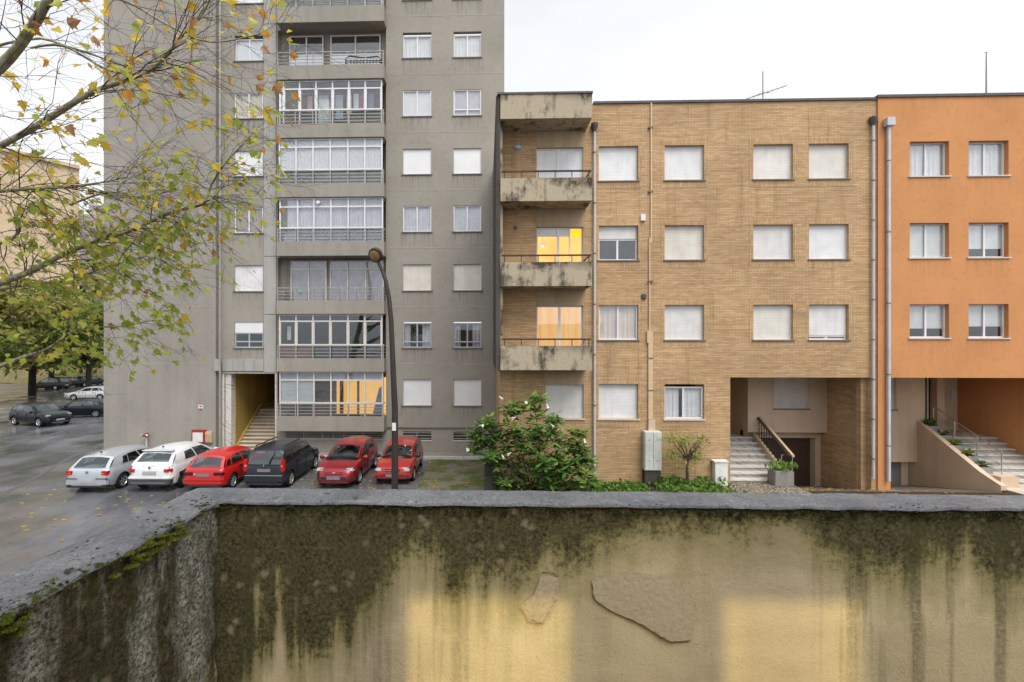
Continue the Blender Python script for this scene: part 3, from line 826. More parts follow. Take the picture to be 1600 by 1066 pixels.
# s4: drawn curtains
eo, xs, z0, zt, z1, yE = enclosure(5, vC, 14)
for n_, (a, b) in enumerate(zip(xs, xs[1:])):
    if n_ == 0: a += .35
    curtain_mesh(a, b, bands[5][1], z1-.05, yE+.12, .03).build('curtain', M['curtain_g'], eo)
MB().box(PX(444, yE+.1), PX(461, yE+.1), yE+.1, yE+.13, bands[5][1], bands[5][1]+.5).build('air_conditioner', M['white_box'], eo)
lp = Matrix.Translation((PX(497, yE-.05), yE-.05, PZ(317, yE-.05, 497))) @ Matrix.Rotation(R(90), 4, 'X')
MB().lathe([(.09, -.02), (.11, .0), (.09, .05), (.03, .07)], 14, lp).build('fan_vent', M['alu'], eo, 40)
# s5: glazing set back
y5 = YG+.75
back_doors(6, 408, [(455, 511, 2), (516, 600, 3)], 'curtain_p')
MB().box(PX(450, YG+.9), PX(460, YG+.9), YG-.3, YG, bands[6][1], bands[6][1]+.55).build('storage_box', M['concrete'], gb)
M['green_led'] = plain('green_lantern', (.05, .55, .22), .4)
gl_ = Matrix.Translation((PX(469, YF+.3), YF+.3, PZ(457, YF+.3, 469)))
MB().lathe([(.03, -.14), (.07, -.1), (.075, .05), (.03, .1)], 10, gl_).build('green_lantern', M['green_led'], gb, 50)
# s6: open sliding sashes, plants behind
eo, xs, z0, zt, z1, yE = enclosure(7, vB, 11, 'alu_dull', True)
MB().box(xs[0], xs[2], yE+.1, yE+.11, bands[7][1]-.02, z0-.01).build('red_panel', M['wood_warm'], eo)
curtain_mesh(PX(449, yE+.3), PX(455, yE+.3), zt-.95, zt-.25, yE+.3, .02, 2).build('hanging_cloth', M['curtain'], eo)
for q in range(5):
    bm_ = MB(); c0 = Vector((random.uniform(xs[0]+.4, xs[-1]-.3), yE+.6, z0+.3+random.random()*.4))
    for _ in range(60):
        p = c0+Vector((random.gauss(0, .2), random.gauss(0, .12), random.gauss(0, .25))); s_ = random.uniform(.04, .09)
        d1 = Vector((random.uniform(-1, 1), random.uniform(-1, 1), random.uniform(-1, 1))).normalized()*s_; d2 = d1.orthogonal().normalized()*s_*.5
        bm_.quad(p-d1, p-d2, p+d1, p+d2)
    bm_.build('potted_plant', M['shrub_a'], eo)
# s7: lit room behind the right half
eo, xs, z0, zt, z1, yE = enclosure(8, vC, 13, 'alu_dull')
for a, b in zip(xs[:2], xs[1:3]): MB().box(a+.04, b-.04, yE+.065, yE+.075, z0-.02, zt).build('blind', M['blind'], eo)
for a, b in zip(xs, xs[1:]): MB().box(a+.04, b-.04, yE+.08, yE+.09, zt, z1-.02).build('upper_blind', M['curtain_g'], eo)
yb = bkY-.1
MB().quad((PX(526, yb), yb, bands[8][1]), (hx1-.02, yb, bands[8][1]), (hx1-.02, yb, zt+.1), (PX(526, yb), yb, zt+.1)).build('lit_inner_wall', M['lit_orange'], eo)
MB().box(PX(531, yb-.1), PX(536, yb-.1), yb-.12, yb-.02, bands[8][1], zt).build('door_frame', M['room_brown'], eo)
MB().box(PX(558, yb-.1), PX(561, yb-.1), yb-.12, yb-.02, bands[8][1], zt).build('door_frame', M['room_brown'], eo)
MB().prism([(PX(583, yE+.6), bands[8][1]), (PX(597, yE+.6), bands[8][1]), (PX(597, yE+.6), z0+.85), (PX(593, yE+.6), z0+.75), (PX(588, yE+.6), z0+.1)], yE+.5, yE+.62, 'y').build('covered_chair', M['cloth_blue'], eo)
# small fixtures on the grey block (separate things)
fx, fy = PX(229, YG-.4), YG-.4
fi = thing('fire_inlet', 'red twin fire brigade inlet on a white pipe by the grey wall', 'fire inlet', (fx, fy, .1))
MB().tube([(fx, fy, .1), (fx, fy, .95)], .05, 10).build('riser_pipe', M['pipe'], fi, 50)
zi = PZ(681, fy, 229)
MB().tube([(fx, fy, .95), (fx, fy, zi+.14)], [.06, .085], 10).build('body', M['red_paint'], fi, 50)
for s_ in (-1, 1):
    n_ = MB().tube([(fx, fy-.02, zi), (fx+s_*.13, fy-.16, zi+.06)], [.06, .055], 10).build('nozzle', M['red_paint'], fi, 50)
    MB().tube([(fx+s_*.13, fy-.16, zi+.06), (fx+s_*.145, fy-.176, zi+.067)], .045, 10).build('cap', M['white_box'], fi, 50)
def wall_box(name, label, cat, p0, p1, q0, q1, Y, dep, m, face=None):
    x0, x1, z0, z1 = PX(p0, Y), PX(p1, Y), PZ(q1, Y, p0), PZ(q0, Y, p0)
    t = thing(name, label, cat, ((x0+x1)/2, Y, z0))
    MB().box(x0, x1, Y, Y+dep, z0, z1).build('casing', M[m], t, bevel=.008)
    if face: MB().box(x0+(x1-x0)*.1, x1-(x1-x0)*.15, Y-.012, Y-.001, z0+(z1-z0)*.06, z1-(z1-z0)*.2).build('front_panel', M[face], t)
    return t
wall_box('hose_cabinet', 'white panelled cabinet with red edges on the grey wall', 'cabinet', 299, 320, 672, 692, YG-.42, .165, 'red_paint', 'white_box')
wall_box('meter_box', 'small beige box beside the red edged cabinet', 'meter box', 320.5, 330, 675, 692, YG-.40, .145, 'gas_pipe', 'cream_box')
sg = thing('wall_sign', 'tiny red and white square sign high on the grey wing', 'sign', (PX(313, YG-.27), YG-.27, PZ(641, YG-.27, 313)))
MB().box(PX(310, YG-.27), PX(317, YG-.27), YG-.27, YG-.252, PZ(641, YG-.27, 313), PZ(633, YG-.27, 313)).build('plate', M['white_box'], sg)
MB().box(PX(310.5, YG-.27), PX(316.5, YG-.27), YG-.276, YG-.271, PZ(640.5, YG-.27, 313), PZ(638.3, YG-.27, 313)).build('red_band', M['red_paint'], sg)
MB().box(PX(311.5, YG-.27), PX(315.5, YG-.27), YG-.276, YG-.271, PZ(636.3, YG-.27, 313), PZ(634.2, YG-.27, 313)).build('red_mark', M['red_paint'], sg)

# ================================================================== BRICK HOUSE
bb = thing('brick_apartment_house', 'tan brick four storey apartment house with white roller shutters', 'apartment house', (9, YB, YARD))
rx0, rx1 = PX(781, YB), PX(1371, YB)
xcol = [(935.5, 997), (1038.5, 1100), (1177, 1239), (1264, 1326)]
xcol = [(PX(a, YB), PX(b, YB)) for a, b in xcol]
zr = [(PZ(281.5, YB, 1068), PZ(227, YB, 1068)), (PZ(406, YB, 1068), PZ(352, YB, 1068)), (PZ(531, YB, 1068), PZ(476.5, YB, 1068)), (PZ(655, YB, 1068), PZ(600.5, YB, 1068))]
BT = PZ(161, YB, 1068)
holes = [(a, b, c, d) for c, d in zr[:3] for a, b in xcol] + [(xcol[0][0], xcol[0][1], *zr[3]), (xcol[1][0], xcol[1][1], *zr[3])]
rc0, rc1, rct = PX(1141, YB), PX(1361.5, YB), PZ(590, YB, 1250)
holes.append((rc0, rc1, 0, rct, .25))
dx0, dx1 = PX(838.5, YB), PX(911, YB)
YBF = YB-1.05
bpx = [(147, 185), (278, 314), (409.5, 447), (540.5, 578.5)]
bz = [(PZ(b, YBF, 850), PZ(a, YBF, 850)) for a, b in bpx]
dz = [(bz[1][0]+.25, PZ(231, YB, 875)), (bz[2][0]+.25, PZ(355, YB, 875)), (bz[3][0]+.25, PZ(478, YB, 875))]
for a, b in dz: holes.append((dx0, dx1, a, b, .16))
gwin = (PX(852, YB), PX(912, YB), PZ(654, YB, 880), PZ(601, YB, 880))
holes.append(gwin)
bw = MB(); wall_holes(bw, rx0, rx1, 0, BT, YB, holes, .17)
bw.quad((rx0, YB+9, 0), (rx0, YB, 0), (rx0, YB, BT), (rx0, YB+9, BT)); bw.quad((rx0, YB, BT), (rx1, YB, BT), (rx1, YB+9, BT), (rx0, YB+9, BT))
bw.build('wall', M['brick'], bb)
MB().box(PX(927, YB), rx1, YB-.05, YB+.3, BT+.002, BT+.09).build('roof_coping', M['coping_dark'], bb)
# soldier courses round the windows
for (a, b, c, d) in [(x[0], x[1], z[0], z[1]) for z in zr[:3] for x in xcol]+[(*xcol[0], *zr[3]), (*xcol[1], *zr[3])]:
    MB().box(a-.14, b+.14, YB-.007, YB+.002, d+.002, d+.25).build('soldier_course', M['brick_v'], bb)
    MB().box(a-.14, b+.14, YB-.006, YB+.002, c-.30, c-.055).build('soldier_course', M['brick_v'], bb)
    MB().box(a-.14, a-.002, YB-.006, YB+.002, c-.053, d).build('brick_jamb', M['brick_v'], bb)
    MB().box(b+.002, b+.14, YB-.006, YB+.002, c-.053, d).build('brick_jamb', M['brick_v'], bb)
for r in range(4):
    for c in range(4):
        if r == 3 and c > 1: continue
        a, b = xcol[c][0]+.004, xcol[c][1]-.004; z0, z1 = zr[r]
        if (r, c) == (1, 0): window(bb, a, b, z0, z1, YB, 'half', 'alu', None, .37, room='room_red')
        elif (r, c) == (2, 0): window(bb, a, b, z0, z1, YB, 'slide', 'alu', 'curtain_pk', dep=.08)
        elif (r, c) == (3, 1): window(bb, a, b, z0, z1-.1, YB, 'slide', 'alu', 'parted', dep=.09, sill='stone_sill')
        elif (r, c) == (2, 3): window(bb, a, b, z0, z1, YB, 'half', 'alu', None, .88)
        else: window(bb, a, b, z0, z1, YB, 'shutter', sh=random.choice(['shutter', 'shutter', 'shutter_b']), dep=.12, sill='stone_sill' if r == 3 else 'sill')
window(bb, gwin[0]+.003, gwin[1]-.003, gwin[2], gwin[3], YB, 'shutter', dep=.10, sill='stone_sill')
# balconies of the brick house
fx0, fx1 = PX(782, YBF), PX(925, YBF)
for i, (a, b) in enumerate(bz):
    m_ = MB().box(fx0, fx1, YBF, YBF+.12, a, b).box(fx1-.12, fx1, YBF+.12, YB-.001, a, b).box(fx0, fx1-.12, YBF+.12, YB-.001, a+.004, a+.2)
    m_.build('balcony', M['balcony'], bb)
    if i == 0:
        MB().box(fx0-.12, fx1+.03, YBF-.03, YB-.01, b+.002, b+.07).build('roof_edge', M['coping_dark'], bb); continue
    zt = PZ(bpx[i][0]-11.5, YBF+.06, 850)
    rl = MB().box(fx0+.03, fx1-.02, YBF+.03, YBF+.09, zt-.055, zt).build('railing', M['rail_dark'], bb)
    for j in range(6):
        xx = fx0+.15+(fx1-fx0-.25)*j/5; MB().box(xx-.014, xx+.014, YBF+.045, YBF+.075, b, zt-.056).build('post', M['rail_dark'], rl)
    MB().box(fx1-.07, fx1-.03, YBF+.092, YB-.01, zt-.05, zt-.005).build('side_rail', M['rail_dark'], rl)
# full height side fin
MB().box(fx0-.16, fx0-.002, YBF+.06, YB+9, bz[3][0]-.02, bz[0][1]-.01).build('side_fin', M['fin'], bb)
MB().box(fx0-.004, fx0+.09, YBF+.25, YB-.002, bz[3][0], bz[0][0]).build('fin_lining', M['balcony'], bb)
# shutter boxes over the balcony doors and the ground floor window
for (z0, z1) in ((dz[0][1]+.004, bz[0][0]+.1), (dz[1][1]+.004, bz[1][0]+.1), (dz[2][1]+.004, bz[2][0]+.1)):
    MB().box(dx0-.01, dx1+.03, YB-.02, YB+.1, z0, z1).build('shutter_box', M['cream_box'], bb)
MB().box(gwin[0]-.02, gwin[1]+.02, YB-.02, YB+.1, gwin[3]+.004, PZ(581, YB, 880)).build('shutter_box', M['cream_box'], bb)
# balcony doors
yd_ = YB+.08
for i, (z0, z1) in enumerate(dz):
    d = MB(); d.box(dx0, dx0+.05, yd_, yd_+.07, z0, z1).box(dx1-.05, dx1, yd_, yd_+.07, z0, z1).box(dx0+.05, dx1-.05, yd_+.002, yd_+.068, z1-.05, z1)
    xm = (dx0+dx1)/2-.05 if i < 2 else (dx0+dx1)/2
    d.box(xm-.045, xm+.045, yd_+.004, yd_+.066, z0, z1-.05)
    if i == 1: d.box(dx1-.52, dx1-.46, yd_+.004, yd_+.066, z0, z1-.05)
    do = d.build('balcony_door', M['alu'], bb)
    zs = {0: z0, 1: z1-.34, 2: z1-.05}[i]
    if i < 2:
        MB().box(dx0+.05, xm-.045, yd_+.03, yd_+.06, zs, z1-.05).build('shutter', M['shutter'], do)
        MB().box(xm+.045, dx1-.05 if i == 0 else dx1-.52, yd_+.03, yd_+.06, zs, z1-.05).build('shutter', M['shutter'], do)
    if i == 1:
        room_mesh(dx0, dx1, z0, z1, yd_+.08, yd_+1.6).build('lit_room', M['lit_yellow'], do)
        px_ = PX(848, yd_+.6)
        lm = MB().lathe([(.04, .22), (.10, .16), (.16, .0)], 12, Matrix.Translation((px_, yd_+.6, PZ(385, yd_+.6, 848)))).build('pendant_shade', M['lit_curtain'], do, 50)
        MB().lathe([(.02, -.08), (.08, -.03), (.08, .05), (.02, .09)], 10, Matrix.Translation((px_, yd_+.6, PZ(383, yd_+.6, 848)))).build('bulb', M['bulb'], lm, 60)
        MB().tube([(px_, yd_+.6, PZ(380, yd_+.6, 848)), (px_, yd_+.6, z1)], .008, 5).build('cord', M['rail_dark'], lm)
        MB().box(PX(875, yd_+.9), PX(891, yd_+.9), yd_+.7, yd_+1.1, z0, z0+.75).build('orange_cabinet', M['amber'], do)
        bq = MB()
        for _ in range(26):
            p = Vector((PX(904, yd_+.5)+random.gauss(0, .12), yd_+.5+random.gauss(0, .05), z0+.62+random.gauss(0, .1)))
            d1 = Vector((random.uniform(-1, 1), random.uniform(-.4, .4), random.uniform(-1, 1))).normalized()*.07; d2 = d1.orthogonal().normalized()*.03
            bq.quad(p-d1, p-d2, p+d1, p+d2)
        bq.build('flowers', M['cloth_red'], do)
    if i == 2:
        curtain_mesh(dx0+.05, dx1-.05, z0, z1-.05, yd_+.1, .025).build('curtain', M['lit_curtain'], do)
    for a, b in ((dx0+.05, xm-.045), (xm+.045, dx1-.05)):
        if i == 0: continue
        MB().box(a, b, yd_+.018, yd_+.024, z0, zs).build('pane', M['glass_dim'], do)
# wall lamps on the balconies
lz = PZ(230, YB-.05, 809); lx_ = PX(809, YB)
MB().lathe([(.17, 0), (.16, .05), (.10, .10), (.02, .115)], 16, Matrix.Translation((lx_, YB, lz)) @ Matrix.Rotation(R(90), 4, 'X') @ Matrix.Scale(.65, 4, (0, 1, 0))).build('wall_lamp', M['alu_grey'], bb, 40)
MB().lathe([(.05, 0), (.07, .03), (.04, .1), (.01, .11)], 10, Matrix.Translation((PX(805.5, YB), YB, PZ(356, YB, 805))) @ Matrix.Rotation(R(90), 4, 'X')).build('wall_lamp', M['sill'], bb, 40)
# stair recess
YR = YB+2.25
rm = MB()
rm.quad((rc1, YB+.26, -.7), (rc1, YB+6, -.7), (rc1, YB+6, rct), (rc1, YB+.26, rct))
rm.build('recess_side_wall', M['brick_s'], bb)
MB().box(rc1-.22, rc1-.003, YB+.2, YB+.45, -.3, rct-.003).build('recess_pier', M['brick_s'], bb)
MB().quad((rc0-2, YB+.26, rct+.002), (rc1, YB+.26, rct+.002), (rc1, YB+6, rct+.002), (rc0-2, YB+6, rct+.002)).build('recess_ceiling', M['cream'], bb)
bay0, bay1 = PX(1168.5, YR), PX(1295, YR); bayz = PZ(676, YR, 1250)
wn = (PX(1210, YR), PX(1263, YR), PZ(638.5, YR, 1240), rct-.05)
bm_ = MB(); wall_holes(bm_, bay0, bay1, bayz, rct, YR, [wn], .12)
bm_.quad((bay0, YR, bayz), (bay1, YR, bayz), (bay1, YR+.5, bayz), (bay0, YR+.5, bayz)); bm_.quad((bay0, YR+3, 0), (bay0, YR, bayz), (bay0, YR, rct), (bay0, YR+3, rct))
bm_.quad((bay1, YR, bayz), (bay1, YR+.6, bayz), (bay1, YR+.6, rct), (bay1, YR, rct))
bm_.build('bay_wall', M['cream'], bb)
MB().quad((bay1-.1, YR+.5, -.7), (rc1, YR+.5, -.7), (rc1, YR+.5, rct), (bay1-.1, YR+.5, rct)).build('recess_back_wall', M['brick'], bb)
window(bb, wn[0]+.003, wn[1]-.003, wn[2], wn[3], YR, 'shutter', dep=.06, sh='shutter_d')
yq = YR+.38
MB().box(bay0, bay1-.06, yq, yq+.2, PZ(684.5, yq, 1250), bayz+.02).build('garage_beam', M['cream'], bb)
gp0, gp1 = PX(1274, yq), PX(1291, yq)
MB().box(gp0, gp1, yq+.003, yq+.5, -.7, bayz).build('garage_pier', M['cream'], bb)
gd = MB()
g0, g1, gzt = PX(1186, yq+.3), gp0, PZ(684, yq, 1250)
nb = 18
gdo = MB().box(g0, g1, yq+.34, yq+.38, -.6, gzt).build('garage_door', M['garage'], bb)
for i in range(nb):
    a = g0+(g1-g0)*i/nb; MB().box(a+.01, a+(g1-g0)/nb-.012, yq+.315, yq+.34, -.6, gzt).build('board', M['garage'], gdo)
# passage to the door, left of the bay
MB().box(PX(1138, YR+1.6), PX(1147.5, YR+1.6), YR+1.55, YR+1.6, 1.9, rct).build('entrance_door', M['dark_door'], bb)
MB().quad((rc0-1.5, YR+1.61, 0), (bay0, YR+1.61, 0), (bay0, YR+1.61, rct), (rc0-1.5, YR+1.61, rct)).build('entrance_wall', M['cream'], bb)
sx1 = 11.42; nst = 8
for i in range(nst):
    z1 = YARD+.10+i*.172; ya = YB+.2+i*.31
    last = i == nst-1
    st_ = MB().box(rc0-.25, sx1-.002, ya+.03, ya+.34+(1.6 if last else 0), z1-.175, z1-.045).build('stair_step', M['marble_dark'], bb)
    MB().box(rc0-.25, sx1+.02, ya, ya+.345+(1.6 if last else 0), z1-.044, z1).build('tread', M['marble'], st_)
ss = MB(); y0_, y1_ = YB+.15, YB+.2+nst*.31
ss.prism([(y0_, -.7), (y0_, YARD+.22), (y1_, YARD+.22+nst*.172), (y1_, -.7)], sx1+.022, sx1+.15); ss.build('stair_string', M['cream'], bb)
MB().prism([(y0_, -.7), (y0_, YARD+.1), (y1_, YARD+.1+nst*.172), (y1_, -.7)], sx1+.151, sx1+.22).build('stair_flank', M['cream'], bb)
# ornate iron stair railing
hz0, hz1 = YARD+.22+.80, YARD+.22+nst*.172+.80
rr = MB().tube([(sx1+.09, y0_+.02, hz0), (sx1+.09, y1_, hz1)], .03, 6).build('stair_railing', M['rail_dark'], bb)
MB().prism([(y0_-.05, hz0-.02), (y0_-.05, hz0+.05), (y1_, hz1+.05), (y1_, hz1-.02)], sx1+.14, sx1+.24).build('hand_rail', M['cream_box'], rr)
for i in range(15):
    f = i/14; yy = y0_+.05+(y1_-y0_-.08)*f; zb_ = YARD+.22+nst*.172*f
    MB().tube([(sx1+.09, yy, zb_), (sx1+.09, yy, zb_+.8)], .011, 5).build('baluster', M['rail_dark'], rr)
    if i < 14:
        for q in range(3):
            cyy = yy+(y1_-y0_-.08)/28; cz = zb_+.17+q*.24+nst*.172/28
            MB().tube([(sx1+.09, cyy+.065*math.cos(t*.785), cz+.10*math.sin(t*.785)) for t in range(9)], .008, 4).build('scroll', M['rail_dark'], rr)
MB().tube([(PX(1221, YB+.4), YB+.4, YARD+.1), (PX(1221, YB+.4), YB+.4, PZ(711, YB+.4, 1225)), (PX(1238, YB+.4), YB+.4, PZ(711, YB+.4, 1225)), (PX(1238, YB+.4), YB+.4, YARD)], .018, 6).build('garage_rail', M['rail'], bb)
# downpipes of the brick house: things of their own
def downpipe(name, label, px, ytop, ybot, hop, Y, clips=6, square=False, m='pipe', r=.045):
    x = PX(px, Y); z1, z0 = PZ(ytop, Y, px), PZ(ybot, Y, px)
    t = thing(name, label, 'downpipe', (x, Y, z0))
    if square: MB().box(x-r, x+r, Y-r, Y+r, z0, z1-.05).build('pipe', M[m], t, bevel=.012)
    else: MB().tube([(x, Y, z0), (x, Y, z1-.05)], r, 12).build('pipe', M[m], t, 50)
    if square: MB().box(x-.15, x+.15, Y-.13, Y+.07, z1-.05, z1+.26).build('hopper', M[m], t, bevel=.015)
    else: MB().lathe([(.07, -.16), (.085, -.06), (.13, .03), (.135, .14), (.10, .141)], 12, Matrix.Translation((x, Y, z1))).build('hopper', M[hop], t, 40)
    for i in range(clips):
        z = z0+(z1-z0)*(i+.5)/clips
        MB().tube([(x, Y, z-.02), (x, Y, z+.02)], r+.012, 12).build('clip', M['pipe_clip'], t, 50)
    return t
downpipe('downpipe', 'white downpipe with dark hopper beside the brick balconies', 929, 199, 752, 'coping_dark', YB-.09, 7)
downpipe('downpipe', 'white downpipe with dark hopper at the brick and orange joint', 1364.5, 189, 748, 'coping_dark', YB-.09, 9)
# gas pipe and cabinet
gpz = thing('gas_pipe', 'thin cream gas pipe running down the brick wall', 'pipe', (PX(1015, YB), YB-.04, 1))
MB().tube([(PX(1017, YB), YB-.03, BT), (PX(1017, YB), YB-.03, PZ(380, YB, 1015)), (PX(1014.5, YB), YB-.03, PZ(372, YB, 1015)), (PX(1014.5, YB), YB-.03, PZ(518, YB, 1015))], .034, 8).build('upper_pipe', M['gas_pipe'], gpz, 50)
MB().box(PX(1012, YB), PX(1019.5, YB), YB-.07, YB-.002, PZ(655, YB, 1015), PZ(518, YB, 1015)).build('cover_channel', M['gas_pipe'], gpz, bevel=.01)
MB().box(PX(1011.5, YB), PX(1022, YB), YB-.12, YB-.002, PZ(676, YB, 1015), PZ(655.5, YB, 1015)).build('lower_cover', M['cream'], gpz, bevel=.01)
MB().box(PX(1010, YB), PX(1013, YB), YB-.10, YB-.002, PZ(536, YB, 1015), PZ(517, YB, 1015)).build('valve_box', M['gas_pipe'], gpz)
for py in (200, 300, 440, 560, 610):
    MB().box(PX(1012.3, YB), PX(1019.5, YB), YB-.075, YB-.0025, PZ(py+1.2, YB, 1015), PZ(py-1.2, YB, 1015)).build('clip', M['sill'], gpz)
mc = thing('meter_cabinet', 'tall pale grey two door meter cabinet standing against the brick wall', 'cabinet', (PX(1020, YB-.3), YB-.3, YARD))
cx0, cx1, cz0, cz1 = PX(1007.5, YB-.35), PX(1034.5, YB-.35), PZ(736, YB-.35, 1020), PZ(675, YB-.35, 1020)
MB().box(cx0, cx1, YB-.33, YB-.01, cz0, cz1).build('casing', M['cabinet'], mc, bevel=.02)
for a, b in ((cx0+.02, (cx0+cx1)/2-.006), ((cx0+cx1)/2+.006, cx1-.02)):
    do = MB().box(a, b, YB-.35, YB-.331, cz0+.03, cz1-.03).build('door', M['cabinet'], mc, bevel=.006)
    for q in (.25, .78): MB().box((a+b)/2-.015, (a+b)/2+.015, YB-.362, YB-.351, cz0+(cz1-cz0)*q, cz0+(cz1-cz0)*q+.03).build('lock', M['sill'], do)
MB().box(cx0+.02, cx1-.02, YB-.30, YB-.01, YARD-.05, cz0-.003).build('plinth', M['post_dark'], mc, bevel=.015)
wall_box('alarm_box', 'small white box beside the gas pipe on the brick wall', 'box', 1001.5, 1009, 335, 345, YB-.09, .088, 'white_box')
wall_box('junction_box', 'small dark rusty box beside the gas pipe', 'box', 1003, 1010, 459.5, 466.5, YB-.07, .068, 'fin')
wb = thing('letter_box', 'low white metal box beside the marble steps', 'box', (PX(1127.5, YB-.15), YB-.15, YARD))
MB().box(PX(1117.5, YB-.25), PX(1137.5, YB-.25), YB-.25, YB-.01, YARD, PZ(723, YB-.25, 1127)).build('casing', M['white_box'], wb, bevel=.012)
MB().box(PX(1116, YB-.27), PX(1138.8, YB-.27), YB-.275, YB-.008, PZ(722.8, YB-.25, 1127), PZ(720.5, YB-.25, 1127)).build('lid', M['white_box'], wb, bevel=.006)
# antennas on the roofs
an = thing('roof_antenna', 'tilted rooftop aerial with mast on the brick house roof', 'antenna', (PX(1192, YB+1.5), YB+1.5, BT))
ya_ = YB+1.5
MB().tube([P(1192, 160, ya_), P(1192, 112, ya_)], .025, 6).build('mast', M['antenna'], an)
MB().tube([P(1163, 156, ya_), P(1229, 134, ya_)], .015, 6).build('boom', M['antenna'], an)
MB().tube([P(1163, 156, ya_), P(1192, 145, ya_+.02), P(1204, 145, ya_)], .01, 5).build('brace', M['antenna'], an)
for i in range(9):
    q = P(1166+i*7.5, 155-i*2.5, ya_); MB().tube([q-Vector((0, .35-.02*i, 0)), q+Vector((0, .35-.02*i, 0))], .008, 4).build('element', M['antenna'], an)
a2 = thing('roof_mast', 'slim vertical mast on the orange house roof', 'antenna', (PX(1541, YB+1.2), YB+1.2, BT))
MB().tube([P(1541, 150, YB+1.2), P(1541, 82, YB+1.2)], [.03, .018], 6).build('mast', M['antenna'], a2)
MB().tube([P(1541, 82, YB+1.2)-Vector((.06, 0, 0)), P(1541, 82, YB+1.2)+Vector((.06, 0, 0))], .012, 5).build('tip', M['antenna'], a2)

# ================================================================== ORANGE HOUSE
ob = thing('orange_apartment_house', 'bright orange rendered apartment house with open stair at street level', 'apartment house', (20, YB, YARD))
ox0, ox1 = PX(1371.5, YB-.06)+.01, 40.0; YO = YB-.06
OT = PZ(153, YO, 1380)
oc = [(1421.5, 1483), (1513.5, 1576)]; oc = [(PX(a, YO), PX(b, YO)) for a, b in oc]
oc.append((oc[1][0]+3.6, oc[1][1]+3.6))
oz = [(PZ(275, YO, 1450), PZ(221, YO, 1450)), (PZ(402.5, YO, 1450), PZ(348.5, YO, 1450)), (PZ(528, YO, 1450), PZ(475.5, YO, 1450))]
holes = [(a, b, c, d) for c, d in oz for a, b in oc]
or0, ort = PX(1391.5, YO), PZ(590.5, YO, 1500)
RX1 = 21.62
holes.append((or0, RX1+.6, 0, ort, .3))
ow = MB(); wall_holes(ow, ox0, ox1, 0, OT, YO, holes, .2)
ow.quad((ox0, YO, OT), (ox1, YO, OT), (ox1, YO+9, OT), (ox0, YO+9, OT)); ow.quad((ox0, YO+9, 0), (ox0, YO, 0), (ox0, YO, OT), (ox0, YO+9, OT))
M['orange_main'] = dripped('orange_main_render', (.57, .265, .11), oc, oz[1][0], oz[0][0]-oz[1][0], .22)
ow.build('wall', M['orange_main'], ob)
MB().box(ox0-.04, ox1, YO-.05, YO+.3, OT+.002, OT+.10).build('roof_coping', M['coping_dark'], ob)
for r, (c, d) in enumerate(oz):
    for q, (a, b) in enumerate(oc):
        x0, x1 = a+.004, b-.004
        if r == 0: window(ob, x0, x1, c, d, YO, 'slide', 'alu', 'curtain', dep=.15, sill='stone_sill')
        else:
            w_ = window(ob, x0, x1, c, d, YO, 'slide', 'alu', None, dep=.15, sill='stone_sill')
            f_ = {(1, 0): 1.0, (1, 1): .75, (2, 0): .74, (2, 1): .68}.get((r, q), .8)
            MB().box(x0+.05, x1-.05, YO+.222, YO+.235, c+(d-c)*(1-f_)+.03, d-.03).build('shutter', M['shutter'], w_)
downpipe('square_downpipe', 'light grey square downpipe with box hopper on the orange wall', 1388.5, 196, 752, 'alu_grey', YO-.09, 5, True, 'pipe', .05)
# recess
YQ = YB+2.75
om = MB(); om.quad((RX1, YO+.31, 0), (RX1, YB+7, 0), (RX1, YB+7, ort), (RX1, YO+.31, ort)); om.build('recess_side_wall', M['orange'], ob)
MB().quad((or0, YO+.31, ort+.003), (RX1+.6, YO+.31, ort+.003), (RX1+.6, YB+7, ort+.003), (or0, YB+7, ort+.003)).build('recess_ceiling', M['orange'], ob)
MB().quad((or0-.005, YB+7, -.6), (or0-.005, YO+.31, -.6), (or0-.005, YO+.31, ort), (or0-.005, YB+7, ort)).build('recess_side_wall', M['cream'], ob)
cb0, cb1 = or0, PX(1445, YQ)
win2 = (PX(1380, YQ), PX(1400.5, YQ), PZ(640, YQ, 1396), ort-.06); cbz = PZ(722, YQ, 1400)
cm = MB(); wall_holes(cm, cb0, cb1, cbz, ort, YQ, [win2], .15)
cm.quad((cb0, YQ, cbz), (cb1, YQ, cbz), (cb1, YQ+.5, cbz), (cb0, YQ+.5, cbz)); cm.quad((cb1, YQ, 0), (cb1, YQ+2, 0), (cb1, YQ+2, ort), (cb1, YQ, ort))
cm.build('bay_wall', M['cream'], ob)
window(ob, max(win2[0], cb0)+.003, win2[1]-.003, win2[2], win2[3], YQ, 'shutter', dep=.06, sh='shutter_d')
MB().box(PX(1408, YQ+.25), PX(1419, YQ+.25), YQ+.25, YQ+.5, -.6, cbz).build('garage_pier', M['cream'], ob)
MB().box(cb0, PX(1408, YQ+.3), YQ+.35, YQ+.4, -.6, cbz).build('garage_door', M['grey_door'], ob)
YD = YB+4.1
MB().quad((cb1-.3, YD, 0), (RX1, YD, 0), (RX1, YD, ort), (cb1-.3, YD, ort)).build('recess_back_wall', M['cream'], ob)
ed = MB().box(PX(1446, YD), PX(1464, YD), YD-.06, YD-.01, 1.8, ort-.05).build('entrance_door', M['dark_door'], ob)
MB().box(PX(1446, YD), PX(1448.5, YD), YD-.075, YD-.061, 1.8, ort-.05).build('frame', M['alu_dull'], ed)
MB().box(PX(1464.5, YD-.4), PX(1476, YD-.4), YD-.4, YD-.012, 1.2, ort-.003).build('column', M['cream'], ob)
MB().box(PX(1479, YD-.4), PX(1486, YD-.4), YD-.62, YD-.55, PZ(624, YD-.5, 1482), PZ(610, YD-.5, 1482)).build('intercom', M['alu_grey'], ob)
osx0 = 19.32
